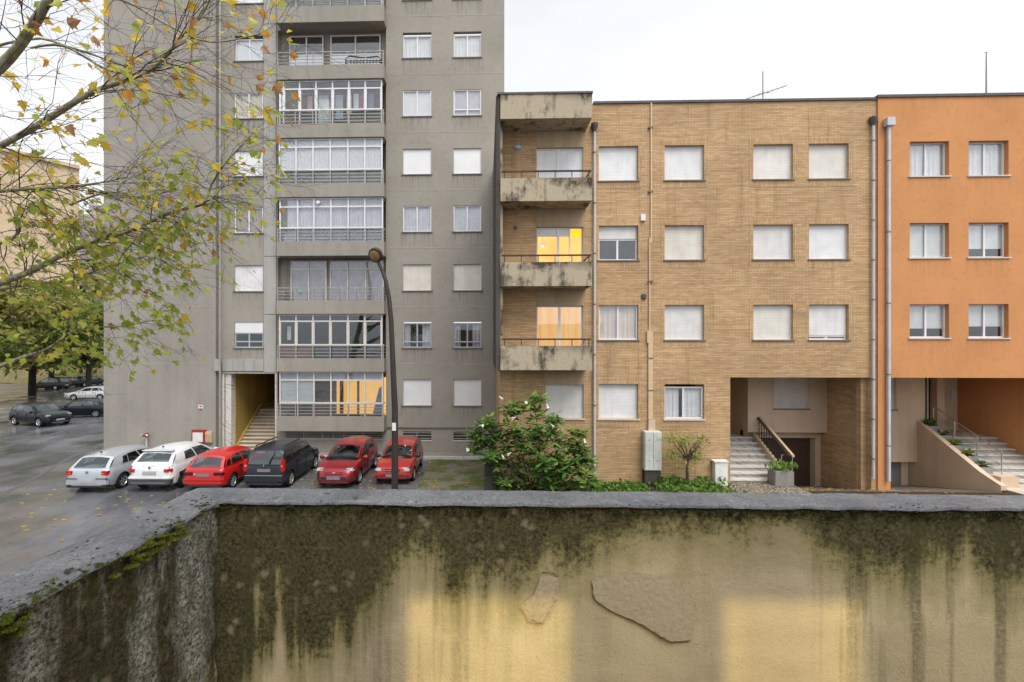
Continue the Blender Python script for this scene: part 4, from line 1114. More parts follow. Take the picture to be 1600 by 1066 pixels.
for i in range(nst):
    z1 = YARD+.14+i*.172; ya = YB+.15+i*.32; last = i == nst-1
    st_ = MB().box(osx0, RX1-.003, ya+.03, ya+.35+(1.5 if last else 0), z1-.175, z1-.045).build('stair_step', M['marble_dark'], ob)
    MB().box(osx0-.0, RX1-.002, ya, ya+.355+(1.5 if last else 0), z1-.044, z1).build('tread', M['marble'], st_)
oy0, oy1 = YB+.2, YQ+.02
sw = MB(); sw.prism([(oy0-.7, -.7), (oy0-.7, YARD+.16), (oy0, YARD+.46), (oy1, YARD+2.0), (oy1+1, YARD+2.0), (oy1+1, -.7)], 18.58, 18.80)
sw.build('stair_wall', M['cream'], ob)
sw2 = MB(); sw2.prism([(oy0-.05, YARD-.1), (oy0-.05, YARD+.30), (oy0+.3, YARD+.36), (oy1, YARD+1.7), (oy1+1, YARD+1.7), (oy1+1, YARD-.1)], 18.801, osx0-.002)
sw2.build('stair_plinth', M['planter'], ob)
MB().box(18.79, osx0+.12, oy0-.5, oy0-.06, YARD-.05, YARD+.42).build('stair_newel', M['cream'], ob)
# steel and glass rail
rx_ = osx0-.05
hr = MB().tube([(rx_, oy0-.1, YARD+1.22), (rx_, oy1, YARD+1.22+1.40)], .028, 8).build('stair_railing', M['steel'], ob, 50)
for f in (0.0, .33, .66, 1.0):
    yy = oy0-.08+(oy1-oy0+.06)*f; MB().tube([(rx_, yy, YARD+.3+1.4*f), (rx_, yy, YARD+1.22+1.4*f)], .018, 6).build('post', M['steel'], hr)
MB().prism([(oy0, YARD+.45), (oy0, YARD+1.12), (oy1-.05, YARD+2.5), (oy1-.05, YARD+1.85)], rx_-.005, rx_+.005).build('glass_panel', M['glass'], hr)
# planters stepping up the side of the stair
def small_leaf(): return MB().poly([(0, 0, 0), (.035, .05, .012), (.02, .12, .0), (0, .16, -.02), (-.02, .12, .0), (-.035, .05, .012)])
def tuft(n, spread, h, size):
    mb = MB()
    for _ in range(n):
        th = random.uniform(0, 6.28); el = random.uniform(.25, 1.35); L = size*random.uniform(.6, 1.2); w_ = L*.22
        base = Vector((random.gauss(0, spread*.4), random.gauss(0, spread*.4), random.uniform(0, h*.5)))
        d_ = Vector((math.cos(th)*math.cos(el), math.sin(th)*math.cos(el), math.sin(el)))
        s_ = d_.cross(Vector((0, 0, 1))).normalized()*w_; m1 = base+d_*L*.5+Vector((0, 0, L*.05)); e_ = base+d_*L-Vector((0, 0, L*.18))
        mb.quad(base, m1-s_, e_, m1+s_)
    return mb
words = ['bottom', 'second lowest', 'middle', 'second highest', 'top']
for i in range(5):
    f = (i+.35)/5; yy = oy0+.12+(oy1-oy0)*f; zz = YARD+.36+1.34*max(0, (yy-oy0-.3)/(oy1-oy0-.3))
    t = thing('planter', f'grey concrete planter trough on the orange house stair, {words[i]} one', 'planter', (19.0, yy, zz), 'planters up the orange house stair')
    MB().box(18.815, osx0-.09, yy-.14, yy+.24, zz-.12, zz+.24).build('trough', M['planter'], t, bevel=.012)
    MB().box(18.84, osx0-.115, yy-.115, yy+.215, zz+.241, zz+.25).build('soil', M['soil'], t)
    tf = tuft(40 if i in (1, 2, 4) else 14, .16, .1, .28 if i != 4 else .36); tf.v = [(a+19.0, b+yy+.05, c+zz+.25) for a, b, c in tf.v]
    tf.build('plant', M['olive'] if i in (1, 2) else M['shrub_a'], t)
# tub with a leafy plant at the foot of the brick house stair
tp = thing('planter_tub', 'square concrete tub of bright leafy greens at the stair foot', 'planter', (11.75, YB-.1, YARD))
tx0, tx1 = PX(1209, YB-.2), PX(1239, YB-.2)
MB().box(tx0, tx1, YB-.28, YB+.2, YARD, PZ(737, YB-.28, 1225)).build('tub', M['concrete'], tp, bevel=.02)
tf = tuft(150, .55, .4, .26); tf.v = [(a+(tx0+tx1)/2, b*.6+YB-.05, c+PZ(737, YB-.2, 1225)) for a, b, c in tf.v]
tf.build('plant', M['shrub_b'], tp)

# concrete post at the yard edge
po = thing('gate_post', 'dark mossy concrete gate post at the left of the flowering shrub', 'post', (.25, 16.3, 0))
MB().box(PX(757, 16.2), PX(776, 16.2), 16.2, 16.6, 0, PZ(714, 16.2, 766)).build('shaft', M['post_dark'], po, bevel=.02)
MB().box(PX(757.5, 16.2), PX(769, 16.2), 16.15, 16.198, 0, PZ(744, 16.2, 766)).build('plinth', M['post_dark'], po, bevel=.01)
lw = thing('yard_wall', 'low concrete retaining wall along the yard edge', 'wall', (.25, 13, 0))
MB().box(.13, .375, 9, 16.19, -.1, YARD+.12).build('wall', M['concrete'], lw, bevel=.015)
MB().box(.13, .375, 16.61, YG-.9, -.1, YARD+.1).build('wall', M['post_dark'], lw, bevel=.015)

# ================================================================== STREET LAMP
YL = 13.0
lb = G(617, 900, 0); lxp = PX(617, YL)
sl = thing('street_lamp', 'curved brown street lamp standing in front of the parked red cars', 'street lamp', (lxp, YL, 0))
pts = [(lxp, YL, 0)] + [tuple(P(a, b, YL)) for a, b in ((617, 640), (613.5, 560), (611, 500), (607.5, 465), (603, 440), (597, 422), (590, 408))]
MB().tube(pts, [.105, .088, .078, .070, .064, .058, .052, .045], 12).build('pole', M['pole'], sl, 50)
MB().tube([(lxp, YL, 0), (lxp, YL, 1.0)], [.12, .115], 12).build('base_sleeve', M['pole'], sl, 50)
hc = P(586.5, 399, YL-.1)
Mh = Matrix.Translation(hc) @ Matrix.Rotation(R(22), 4, 'Y') @ Matrix.Rotation(R(-50), 4, 'X') @ Matrix.Scale(1.1, 4, (0, 1, 0))
MB().lathe([(.165, -.05), (.20, -.03), (.205, .02), (.18, .10), (.11, .17), (.02, .19)], 18, Mh).build('head', M['pole'], sl, 50)
MB().lathe([(.03, -.095), (.10, -.08), (.15, -.055), (.16, -.045)], 18, Mh).build('lens', M['lamp_glass'], sl, 50)
MB().box(lxp-.055, lxp+.05, YL-.115, YL-.098, PZ(672, YL, 617), PZ(660, YL, 617)).build('sticker', M['white_box'], sl)

# ================================================================== BALCONY PARAPET (where the photograph is taken from)
PT = EYE-.58                    # parapet top
YI, YO2 = 1.70, 1.855           # inner and outer faces of the front parapet
FL = PT-1.02                    # balcony floor
cor_i = D(338, 785, .58/(245/FPX)); cor_o = D(300, 765, .58/(225/FPX))
cor_i.z = cor_o.z = PT; cor_i.y = YI; cor_o.y = YO2
dl = Vector((-.055, -1, 0)).normalized()     # run of the side parapet towards the house
end_i = cor_i+dl*2.3; end_o = cor_o+dl*2.45

def parapet_mat(side):
    k = NT('mouldy_parapet_side' if side else 'mouldy_parapet_front')
    o = k.sep(); z = o[2]
    run = o[1] if side else o[0]
    h = k.math('SUBTRACT', PT, z)                        # metres below the top
    vec = k.comb(run, 0.0, z)
    cream = k.mix(k.ramp(k.noise(2.2, 6, vec), [(.35, 0), (.65, 1)]), (.47, .395, .245), (.57, .485, .305))
    cream = k.mix(1, cream, k.ramp(k.noise(140, 5, vec, .7), [(.25, .80), (.75, 1.12)]), 'MULTIPLY')
    cream = k.mix(k.ramp(k.noise(1.4, 3, k.comb(run, 3.0, k.math('MULTIPLY', z, .12))), [(.45, 0), (.6, .6)]), cream, (.34, .285, .215))
    specks = k.ramp(k.noise(55, 4, vec, .6), [(.66, 0), (.72, .6)])
    cream = k.mix(specks, cream, (.16, .13, .085))
    thin = k.comb(k.math('MULTIPLY', run, 17), 1.3, k.math('MULTIPLY', z, 1.3))
    wide = k.comb(k.math('MULTIPLY', run, 4.2), 6.1, k.math('MULTIPLY', z, .7))
    drip = k.math('ADD', k.math('MULTIPLY', k.noise(1, 4, thin, .6), .75), k.math('MULTIPLY', k.noise(1, 3, wide, .6), 1.1))   # about 0.5 to 1.3
    if side: lim = k.math('MULTIPLY', drip, .75)
    else:
        left = k.ramp(k.math('DIVIDE', k.math('ADD', run, 1.0), 3.2), [(.0, .74), (.09, .62), (.17, .34), (.21, .25), (.31, .28), (.42, .17), (.50, .07), (.66, .05), (.74, .20), (1.0, .22)])
        lim = k.math('MULTIPLY', k.math('MULTIPLY_ADD', drip, 1.75, -.66), left)
    d = k.math('SUBTRACT', lim, h)
    grit = k.math('SUBTRACT', k.noise(48, 8, vec, .78), .5); mid = k.math('SUBTRACT', k.noise(12, 6, vec, .65), .5)
    d1 = k.math('ADD', d, k.math('MULTIPLY_ADD', grit, .40, k.math('MULTIPLY', mid, .20)))
    algae = k.ramp(k.math('ADD', k.math('MULTIPLY', d1, 3.0), .5), [(.34, 0), (.62, .94)])
    fringe = k.ramp(k.math('ADD', h, k.math('MULTIPLY', grit, .10)), [(.012, .95), (.045, 0)])
    algae = k.math('MAXIMUM', algae, fringe)
    green = k.ramp(k.math('ADD', k.math('MULTIPLY', k.math('ADD', d, k.math('MULTIPLY', mid, .2)), 1.8), .5), [(.10, 0), (.50, .85)])
    c = k.mix(green, cream, k.mix(k.noise(7, 3, vec), (.15, .15, .03), (.17, .14, .06)))
    dark = k.mix(k.ramp(k.noise(70, 6, vec, .75), [(.42, 0), (.66, 1)]), k.mix(k.ramp(k.noise(14, 5, vec, .7), [(.40, 0), (.62, 1)]), (.010, .010, .005), (.045, .042, .018)), (.125, .108, .06))
    c = k.mix(algae, c, dark)
    v = k.n('ShaderNodeTexVoronoi'); v.inputs['Scale'].default_value = 17
    k.lk(k.comb(k.math('ADD', run, k.math('MULTIPLY', grit, .05)), 0.0, k.math('ADD', z, k.math('MULTIPLY', mid, .1))), v.inputs['Vector'])
    spot = k.math('MULTIPLY', k.ramp(v.outputs['Distance'], [(.10, 1), (.34, 0)]), k.ramp(k.noise(6, 4, vec), [(.44, 0), (.58, .85)]))
    c = k.mix(k.math('MULTIPLY', spot, algae), c, (.28, .235, .15))
    stv = k.ramp(k.noise(1.0, 5, k.comb(k.math('MULTIPLY', run, 13), 2.2, k.math('MULTIPLY', z, .55)), .62), [(.52, 0), (.64, .95)])
    stv = k.math('MULTIPLY', stv, k.ramp(k.noise(60, 6, vec, .75), [(.34, .35), (.60, 1)]))
    fall = k.ramp(h, [(0.0, 1), (.55, .65), (1.0, .35)])
    rgt = 1.0 if side else k.ramp(k.math('DIVIDE', k.math('ADD', run, 1.0), 3.2), [(.0, .9), (.25, .75), (.36, .22), (.66, .12), (.74, 1.0), (1.0, 1.0)])
    c = k.mix(k.math('MULTIPLY', k.math('MULTIPLY', stv, fall), rgt), c, (.055, .055, .022))
    if side:
        eff = k.ramp(k.noise(1.0, 7, k.comb(k.math('MULTIPLY', run, 6), 5.0, k.math('MULTIPLY', z, 1.1)), .68), [(.46, 0), (.60, .95)])
        gr = k.ramp(k.noise(75, 6, vec, .8), [(.42, 0), (.55, 1)])
        c = k.mix(k.math('MULTIPLY', eff, gr), c, (.46, .45, .40))
    k.bump(k.math('ADD', k.noise(48, 8, vec, .7), k.math('MULTIPLY', k.noise(180, 3, vec), .3)), .9 if side else .35, .03 if side else .008)
    return k.done(c, .8)
def coping_mat():
    k = NT('wet_cement_coping')
    c = k.mix(k.ramp(k.noise(5, 6), [(.35, 0), (.65, 1)]), (.10, .105, .118), (.165, .17, .185))
    c = k.mix(1, c, k.ramp(k.noise(150, 5, rough=.8), [(.28, .40), (.7, 1.45)]), 'MULTIPLY')
    c = k.mix(1, c, k.ramp(k.noise(55, 6, rough=.8), [(.34, .62), (.62, 1.2)]), 'MULTIPLY')
    c = k.mix(k.ramp(k.noise(17, 5, rough=.7), [(.62, 0), (.70, .85)]), c, (.03, .032, .025))
    c = k.mix(k.ramp(k.noise(26, 4, k.mapping(loc=(3, 3, 3))), [(.66, 0), (.72, .5)]), c, (.36, .35, .33))
    k.bump(k.noise(120, 6, rough=.75), .8, .008)
    return k.done(c, k.ramp(k.noise(9, 4), [(.35, .35), (.65, .7)]))
M['par_front'] = parapet_mat(False); M['par_side'] = parapet_mat(True); M['coping'] = coping_mat()
M['par_out'] = plaster('parapet_outer_render', (.42, .35, .25))
M['crack'] = plain('crack_shadow', (.02, .016, .012), 1.0)
RXE = 7.5
pr = thing('balcony_parapet', 'mould streaked cream balcony wall with cement coping in the foreground', 'balcony wall', (1, YI, FL))
# front wall face: real relief
fw = MB()
def ff(u, v):
    x = cor_i.x-.04+(RXE-cor_i.x+.04)*u; z = FL+(PT-.007-FL)*v
    return (x, YI+.006+.004*mnoise.noise((x*4, z*4, 1.0))+.003*mnoise.noise((x*15, z*15, 1.0)), z)
fw.grid(ff, 260, 40)
fw.build('front_wall', M['par_front'], pr, 80)
MB().box(cor_o.x+.05, RXE, YI+.03, YO2-.03, FL-.4, PT-.032).build('front_wall_core', M['par_out'], pr)
sw_ = MB()
ln = (end_i-cor_i).length
def sf(u, v):
    p = cor_i+dl*ln*u; z = FL+(PT-.007-FL)*v
    a_ = .010*mnoise.noise((p.y*7, z*7, 4.0))+.006*mnoise.noise((p.y*28, z*28, 2.0))
    return (p.x-.014+a_, p.y, z)
sw_.grid(sf, 170, 80)
sw_.build('side_wall', M['par_side'], pr, 80)
MB().poly([(cor_o.x+.03, cor_o.y-.03, FL), (end_o.x+.03, end_o.y, FL), (end_o.x+.03, end_o.y, PT-.04), (cor_o.x+.03, cor_o.y-.03, PT-.04)]).build('side_wall_outer', M['par_out'], pr)
# coping slabs: slightly uneven, with a rounded, chipped lip
def coping_strip(a0, a1, b0, b1, n, w_seg, name):
    """top surface between inner line a0-a1 and outer line b0-b1"""
    mb = MB(); rows_ = [(0.0, -.012), (.010, -.004), (.04, -.0005)] + [(.03+.94*j/w_seg, 0) for j in range(1, w_seg)] + [(.96, -.001), (.99, -.010), (1.0, -.06)]
    L = (a1-a0).length
    for i in range(n+1):
        A = a0.lerp(a1, i/n); B = b0.lerp(b1, i/n)
        for (f, dz_) in rows_:
            p = A.lerp(B, f)
            nn_ = mnoise.noise((p.x*9, p.y*9, 3.0)); n2 = mnoise.noise((p.x*38, p.y*38, 8.0))
            z = PT+dz_+.0035*nn_+.002*n2
            edge = .007*mnoise.noise((p.x*22, p.y*22, 6+dz_*30))
            q = p + (A-B).normalized()*(edge if f < .05 else (-edge if f > .95 else 0))
            mb.v.append((q.x, q.y, z))
    m_ = len(rows_)
    for i in range(n):
        for j in range(m_-1):
            a = i*m_+j; mb.f.append((a, a+m_, a+m_+1, a+1)); mb.m.append(0)
    return mb.build(name, M['coping'], pr, 70, fix=True)
fa0 = Vector((cor_i.x, YI-.004, PT)); fa1 = Vector((RXE, YI-.004, PT)); fb0 = Vector((cor_o.x, YO2, PT)); fb1 = Vector((RXE, YO2, PT))
coping_strip(fa0, fa1, fb0, fb1, 420, 14, 'front_coping')
sa0 = fa0+Vector((.001, -.0015, 0)); coping_strip(sa0+dl*ln*1.0, sa0, fb0+dl*(ln+.1), fb0+Vector((0, 0, 0)), 220, 14, 'side_coping')
# cracks and flaked plaster
def crack(pts, wd, name='crack', y=YI-.0035):
    mb = MB(); P3 = []
    for (a, b) in zip(pts, pts[1:]):
        for i in range(6):
            f = i/6; px = a[0]+(b[0]-a[0])*f+random.uniform(-2, 2); py = a[1]+(b[1]-a[1])*f+random.uniform(-2, 2)
            P3.append(P(px, py, y))
    P3.append(P(*pts[-1], y))
    for i in range(len(P3)-1):
        w0 = wd*random.uniform(.4, 1.2)*(1 if i else .2); w1 = wd*random.uniform(.4, 1.2)*(1 if i < len(P3)-2 else .1)
        mb.quad(P3[i]-Vector((0, 0, w0)), P3[i+1]-Vector((0, 0, w1)), P3[i+1]+Vector((0, 0, w1)), P3[i]+Vector((0, 0, w0)))
    return mb.build(name, M['crack'], pr)
crack([(1092, 802), (1128, 808), (1160, 799), (1200, 797), (1240, 803), (1256, 814), (1300, 814), (1342, 809)], .0013)
crack([(922, 905), (930, 940), (960, 958), (1000, 975), (1030, 992), (1045, 1004), (1078, 1004)], .0011)
crack([(846, 897), (862, 896), (874, 902)], .0018)
crack([(1336, 812), (1352, 850), (1360, 870)], .0016)
crack([(870, 905), (866, 945), (848, 975), (828, 968)], .0010)
crack([(922, 905), (918, 870), (905, 858)], .0008)
crack([(1078, 1004), (1110, 1010), (1118, 1060)], .0007)
# flaked patch: a real, thin recess edge built as a raised plaster skin around it
M['flake'] = plaster('exposed_render', (.44, .37, .245), .7, 1.0, .14)
def flake(pts, name='flaked_patch'):
    q = [P(a, b, YI-.0022) for a, b in pts]; c = sum(q, Vector())/len(q); mb = MB()
    n = len(q); ring = []
    for i in range(n):
        for f in (0, .33, .66):
            p = q[i].lerp(q[(i+1) % n], f); p = p+(p-c)*.06*mnoise.noise((p.x*40, p.z*40, 2)); ring.append(p)
    mb.poly(ring); return mb.build(name, M['flake'], pr)
flake([(846, 898), (872, 902), (873, 930), (866, 952), (848, 976), (826, 970), (812, 946), (834, 930), (842, 910)])
flake([(924, 907), (985, 893), (1060, 905), (1090, 945), (1082, 1000), (1048, 1003), (1000, 974), (950, 952), (930, 938)])
# moss cushions on the coping (nobody could count the tufts)
M['moss'] = leaf_mat('moss_green', (.05, .075, .010), (.14, .16, .022), .2)
M['moss_dark'] = leaf_mat('moss_dark', (.016, .018, .010), (.05, .052, .02), .1)
mo = MB()
def moss_at(c, rad, n, hgt, m):
    for _ in range(n):
        r_ = rad*math.sqrt(random.random()); an_ = random.uniform(0, 6.28)
        p = c+Vector((r_*math.cos(an_), r_*math.sin(an_)*1.0, -.002))
        hh = hgt*(1-.6*r_/rad)*random.uniform(.5, 1.1); a = random.uniform(0, 6.28); w_ = random.uniform(.0016, .0035)
        t = p+Vector((random.gauss(0, .3)*hh, random.gauss(0, .3)*hh, hh))
        mo.tri(p+Vector((math.cos(a)*w_, math.sin(a)*w_, 0)), p-Vector((math.cos(a)*w_, math.sin(a)*w_, 0)), t, m)
for i in range(900):
    f = random.random()**.9; s_ = random.random()
    A = sa0+dl*ln*f; B = fb0+dl*(ln+.1)*f
    if mnoise.noise((A.y*5, 0, 1)) < -.15 and random.random() < .7: continue
    inner = random.random() < .62
    e = abs(random.gauss(0, .10)) if inner else random.uniform(.1, 1)
    c = A.lerp(B, min(.98, e)); big = inner and random.random() < .5
    if big: moss_at(c+Vector((0, 0, -.004 if e > .05 else -.012)), random.uniform(.008, .024), 110, random.uniform(.006, .016), 0 if random.random() < .65 else 1)
    else: moss_at(c, random.uniform(.003, .009), 26, .006, 1 if random.random() < .8 else 0)
for i in range(330):                                    # cushions hanging just under the inner lip
    f = random.random(); A = sa0+dl*ln*f
    if mnoise.noise((A.y*4, 3, 1)) < -.05: continue
    moss_at(A+Vector((.004, 0, -random.uniform(.01, .055))), random.uniform(.008, .02), 90, .012, 0)
for i in range(420):
    x = cor_i.x+(RXE*.55-cor_i.x)*random.random(); f = random.random()**1.6
    moss_at(Vector((x, YI+(YO2-YI)*f, PT)), random.uniform(.0015, .005), 14, .004, 1)
for i in range(620):                                    # dark fringe under the front lip
    x = cor_i.x+(RXE*.5-cor_i.x)*random.random()
    moss_at(Vector((x, YI-.002, PT-.012-.03*random.random())), random.uniform(.004, .012), 22, .008, 1)
mm_ = mo.build('moss', [M['moss'], M['moss_dark']], pr); mm_['kind'] = 'stuff'
# balcony floor and the house wall behind the camera, with the lamp-lit room that shines on the parapet
M['house'] = plaster('home_render', (.45, .38, .27))
tag(MB().box(end_o.x+.1, RXE, -.60, YI+.1, FL-.25, FL-.01).build('balcony_floor', M['concrete']), kind='structure')
hh = thing('home_house', 'cream house wall with balcony door behind the viewpoint', 'house', (3, -.6, 0))
hm = MB(); wl = -.62
LX, LY = .42, -3.2                     # lamp; unseen wall openings and pier shaped to throw two light pools
def op(px): return LX+((px-760)/FPX*YI-LX)*(wl-LY)/(YI-LY)
oA, oB = (op(637), op(892)), (op(1112), op(1332)); OH = FL+1.56
for a, b, zb in ((-3.2, oA[0], 0), (oA[1], oB[0], FL), (oB[1], 9, 0)): hm.box(a, b, wl-.2, wl, zb, 7.3)
for a, b in (oA, oB):
    hm.box(a+.001, b-.001, wl-.199, wl-.001, OH, 7.3); hm.box(a+.001, b-.001, wl-.199, wl-.001, 0, FL-.02)
hm.build('wall', M['house'], hh)
MB().box(-3.2, 9, -6.5, -6.3, 0, 7.3).box(-3.2, -3.0, -6.3, wl-.2, 0, 7.3).box(8.8, 9, -6.3, wl-.2, 0, 7.3).box(-3.0, 8.8, -6.3, wl-.2, FL+2.7, FL+2.9).box(-3.0, 8.8, -6.3, wl-.2, FL-.25, FL-.02).build('shell', M['house'], hh)
lamp = thing('ceiling_lamp', 'round glass ceiling lamp in the room behind the balcony', 'lamp', (.42, -3.2, FL+2.4))
MB().tube([(.42, -3.2, FL+2.5), (.42, -3.2, FL+2.7)], .02, 8).build('stem', M['steel'], lamp)
MB().lathe([(.05, .1), (.14, .09), (.15, .11)], 14, Matrix.Translation((.42, -3.2, FL+2.42))).build('shade', M['alu'], lamp, 50)
ld = bpy.data.lights.new('room_lamp', 'POINT'); ld.energy = 420; ld.color = (1, .77, .32); ld.shadow_soft_size = .035
lo = bpy.data.objects.new('room_lamp', ld); C.objects.link(lo); lo.location = (.42, -3.2, FL+2.4)

# ================================================================== CARS
def lerp(a, b, t): return a+(b-a)*t
def interp(tab, x):
    for (x0, v0), (x1, v1) in zip(tab, tab[1:]):
        if x <= x1:
            t = (x-x0)/(x1-x0); t = max(0, min(1, t)); t = t*t*(3-2*t) if False else t
            return lerp(v0, v1, t)
    return tab[-1][1]
def bool_cut(me_obj, cut_obj):
    md = me_obj.modifiers.new('b', 'BOOLEAN'); md.operation = 'DIFFERENCE'; md.object = cut_obj; md.solver = 'EXACT'
    dg = bpy.context.evaluated_depsgraph_get(); ev = me_obj.evaluated_get(dg)
    nm = bpy.data.meshes.new_from_object(ev); me_obj.modifiers.clear()
    old = me_obj.data; me_obj.data = nm; bpy.data.meshes.remove(old)
    bpy.data.objects.remove(cut_obj)

def rbox(x0, x1, y0, y1, z0, z1, r=.015): # rounded box as own mesh builder
    return MB().box(x0, x1, y0, y1, z0, z1)

def make_car(label, S, loc, heading, group):
    """local frame: +x forward, y left, z up, origin on the road under the centre"""
    L, W, H = S['L'], S['W'], S['H']; hw = W/2
    root = thing('parked_car', label, 'car', loc, group, local=True); root.rotation_euler = (0, 0, heading)
    paint = car_paint('car_paint', S['col'], S.get('metal', .15))
    x0 = -L/2
    belt, low, wid = S['belt'], S['low'], S['wid']   # tables over x from the rear (0..L)
    mb = MB(); n = 44; ring = 12
    secs = []
    for i in range(n+1):
        u = i/n; x = L*(.5-.5*math.cos(math.pi*u))
        zb, zl, w_ = interp(belt, x), interp(low, x), interp(wid, x)*hw
        hgt = zb-zl
        # half section, from bottom centre up to top centre
        half = [(0, zl), (w_*.80, zl), (w_*.94, zl+.06), (w_*.985, zl+hgt*.30), (w_, zl+hgt*.52), (w_*.985, zl+hgt*.70), (w_*.965, zl+hgt*.88), (w_*.92, zb-.015), (w_*.80, zb+.012), (w_*.4, zb+.03), (0, zb+.035)]
        secs.append((x, half))
    m_ = len(secs[0][1])
    for x, half in secs:
        full = [(y, z) for y, z in half] + [(-y, z) for y, z in reversed(half[1:-1])]
        for y, z in full: mb.v.append((x0+x, y, z))
    k = 2*m_-2
    for i in range(n):
        for j in range(k):
            a = i*k+j; b = i*k+(j+1) % k
            mb.f.append((a, b, b+k, a+k)); mb.m.append(0)
    mb.f.append(tuple(range(k))); mb.m.append(0); mb.f.append(tuple(n*k+j for j in reversed(range(k)))); mb.m.append(0)
    me = mb.mesh('body', [paint, M['well']])
    bm = bmesh.new(); bm.from_mesh(me); bmesh.ops.recalc_face_normals(bm, faces=bm.faces); bm.to_mesh(me); bm.free()
    body = bpy.data.objects.new('body', me); C.objects.link(body)
    wr = S.get('wr', .30)
    for wx in S['wheels']:
        for s in (-1, 1):
            cm_ = MB().lathe([(wr*1.17, 0), (wr*1.17, .34)], 26, Matrix.Translation((x0+wx, s*(hw-.27) if s > 0 else -(hw+.07), wr)) @ Matrix.Rotation(R(-90), 4, 'X'))
            cme = cm_.mesh('cut', [M['well']])
            b2_ = bmesh.new(); b2_.from_mesh(cme); bmesh.ops.recalc_face_normals(b2_, faces=b2_.faces); b2_.to_mesh(cme); b2_.free()
            co = bpy.data.objects.new('cut', cme); C.objects.link(co); bool_cut(body, co)
    body.data.polygons.foreach_set('use_smooth', [True]*len(body.data.polygons)); body.data.set_sharp_from_angle(angle=R(32))
    body.parent = root; body.name = 'body'
    # cabin
    rb, rr_, rf, fb = S['cab']; zr = H; wb, wt = hw*S.get('wb', .93), hw*S.get('wt', .74)
    zb0 = interp(belt, rb)-.04; zb1 = interp(belt, fb)-.02
    def zbelt(t): return lerp(zb0, zb1, t)
    def base(t, s): x = lerp(rb, fb, t); return Vector((x0+x, s*wb*(1-.10*max(0, t-.75)/.25-.05*max(0, .2-t)/.2), interp(belt, min(max(x, .15), L-.2))-.03))
    def roof(t, s): x = lerp(rr_, rf, t); return Vector((x0+x, s*wt*(1-.06*t), zr-.085-.07*(2*t-1)**2*(1.3 if t > .5 else .8)-S.get('slope', 0)*(1-t)))
    bulge = .035
    def side(u, v, s, off=0.0):
        p = base(u, s).lerp(roof(u, s), v); p.y += s*(bulge*math.sin(math.pi*v)+off); return p
    def rear(u, v, off=0.0):
        a = base(0, -1).lerp(base(0, 1), u); b = roof(0, -1).lerp(roof(0, 1), u)
        p = a.lerp(b, v); p.x -= .07*(1-(2*u-1)**2)+.03*math.sin(math.pi*v)+off; p.z += off*.6+.085*v*(1-(2*u-1)**2); return p
    def wind(u, v, off=0.0):
        a = base(1, -1).lerp(base(1, 1), u); b = roof(1, -1).lerp(roof(1, 1), u)
        p = a.lerp(b, v); p.x += .14*(1-(2*u-1)**2)*(1-.5*v)+.03*math.sin(math.pi*v)+off; p.z += off*.7+.085*v*(1-(2*u-1)**2); return p
    def top(u, v):
        p = roof(u, -1).lerp(roof(u, 1), v); p.z += .085*(1-(2*v-1)**2)
        if u == 0: p.x -= .07*(1-(2*v-1)**2)
        if u == 1: p.x += .07*(1-(2*v-1)**2)
        return p
    gs = S['glass']
    def holed(fn, wins, nu, nv):
        def brk(vals, n):
            vs = sorted({0.0, 1.0, *vals}); o_ = []
            for a, b in zip(vs, vs[1:]):
                q = max(1, round((b-a)*n)); o_ += [a+(b-a)*t/q for t in range(q)]
            return o_+[1.0]
        us = brk([w_[t] for w_ in wins for t in (0, 1)], nu); vs = brk([w_[t] for w_ in wins for t in (2, 3)], nv); m_ = MB()
        for a, b in zip(us, us[1:]):
            for c, d in zip(vs, vs[1:]):
                cu, cv = (a+b)/2, (c+d)/2
                if any(w_[0] < cu < w_[1] and w_[2] < cv < w_[3] for w_ in wins): continue
                m_.quad(fn(a, c), fn(b, c), fn(b, d), fn(a, d))
        return m_
    cab = MB()
    for m_ in (holed(lambda u, v: side(u, v, 1), gs['side'], 12, 6), holed(lambda u, v: side(u, v, -1), gs['side'], 12, 6), holed(rear, [gs['rear']], 10, 6), holed(wind, [gs['front']], 10, 6), MB().grid(top, 12, 10)):
        n0 = len(cab.v); cab.v += m_.v; cab.f += [tuple(n0+t for t in f) for f in m_.f]; cab.m += m_.m
    co = cab.build('cabin', paint, None, 58, fix=True); co.parent = root
    # interior: dark deck, bench, two front seats with headrests, dashboard
    zi = interp(belt, L*.4)+.045
    def inner(name, *boxes):
        m_ = MB()
        for b in boxes: m_.box(x0+b[0], x0+b[1], b[2], b[3], b[4], b[5])
        o = m_.build(name, M['cabin_dark'], None, 40, bevel=.02); o.parent = root
    inner('parcel_deck', (rb+.12, fb-.02, -wb*.86, wb*.86, zi-.03, zi))
    sx = lerp(rb, fb, .30); fx_ = lerp(rb, fb, .60)
    inner('rear_bench', (sx, sx+.12, -wb*.72, wb*.72, zi, zi+.12), (sx+.01, sx+.1, wb*.25, wb*.55, zi+.12, zi+.27), (sx+.01, sx+.1, -wb*.55, -wb*.25, zi+.12, zi+.27))
    for s in (-1, 1): inner('front_seat', (fx_, fx_+.12, s*wb*.45-.2, s*wb*.45+.2, zi, zi+.14), (fx_+.01, fx_+.1, s*wb*.45-.11, s*wb*.45+.11, zi+.14, zi+.32))
    inner('dashboard', (fb-.35, fb-.05, -wb*.7, wb*.7, zi, zi+.05))
    # glass
    gs = S['glass']
    for s in (-1, 1):
        for (u0, u1, v0, v1) in gs['side']:
            g = MB().grid(lambda u, v: side(lerp(u0, u1, u)+(.02 if v > .5 else 0)*0, lerp(v0, v1, v), s, .007), 4, 4)
            link('side_window', g.mesh('side_window', M['car_glass'], 60)).parent = root
    u0, u1, v0, v1 = gs['rear']
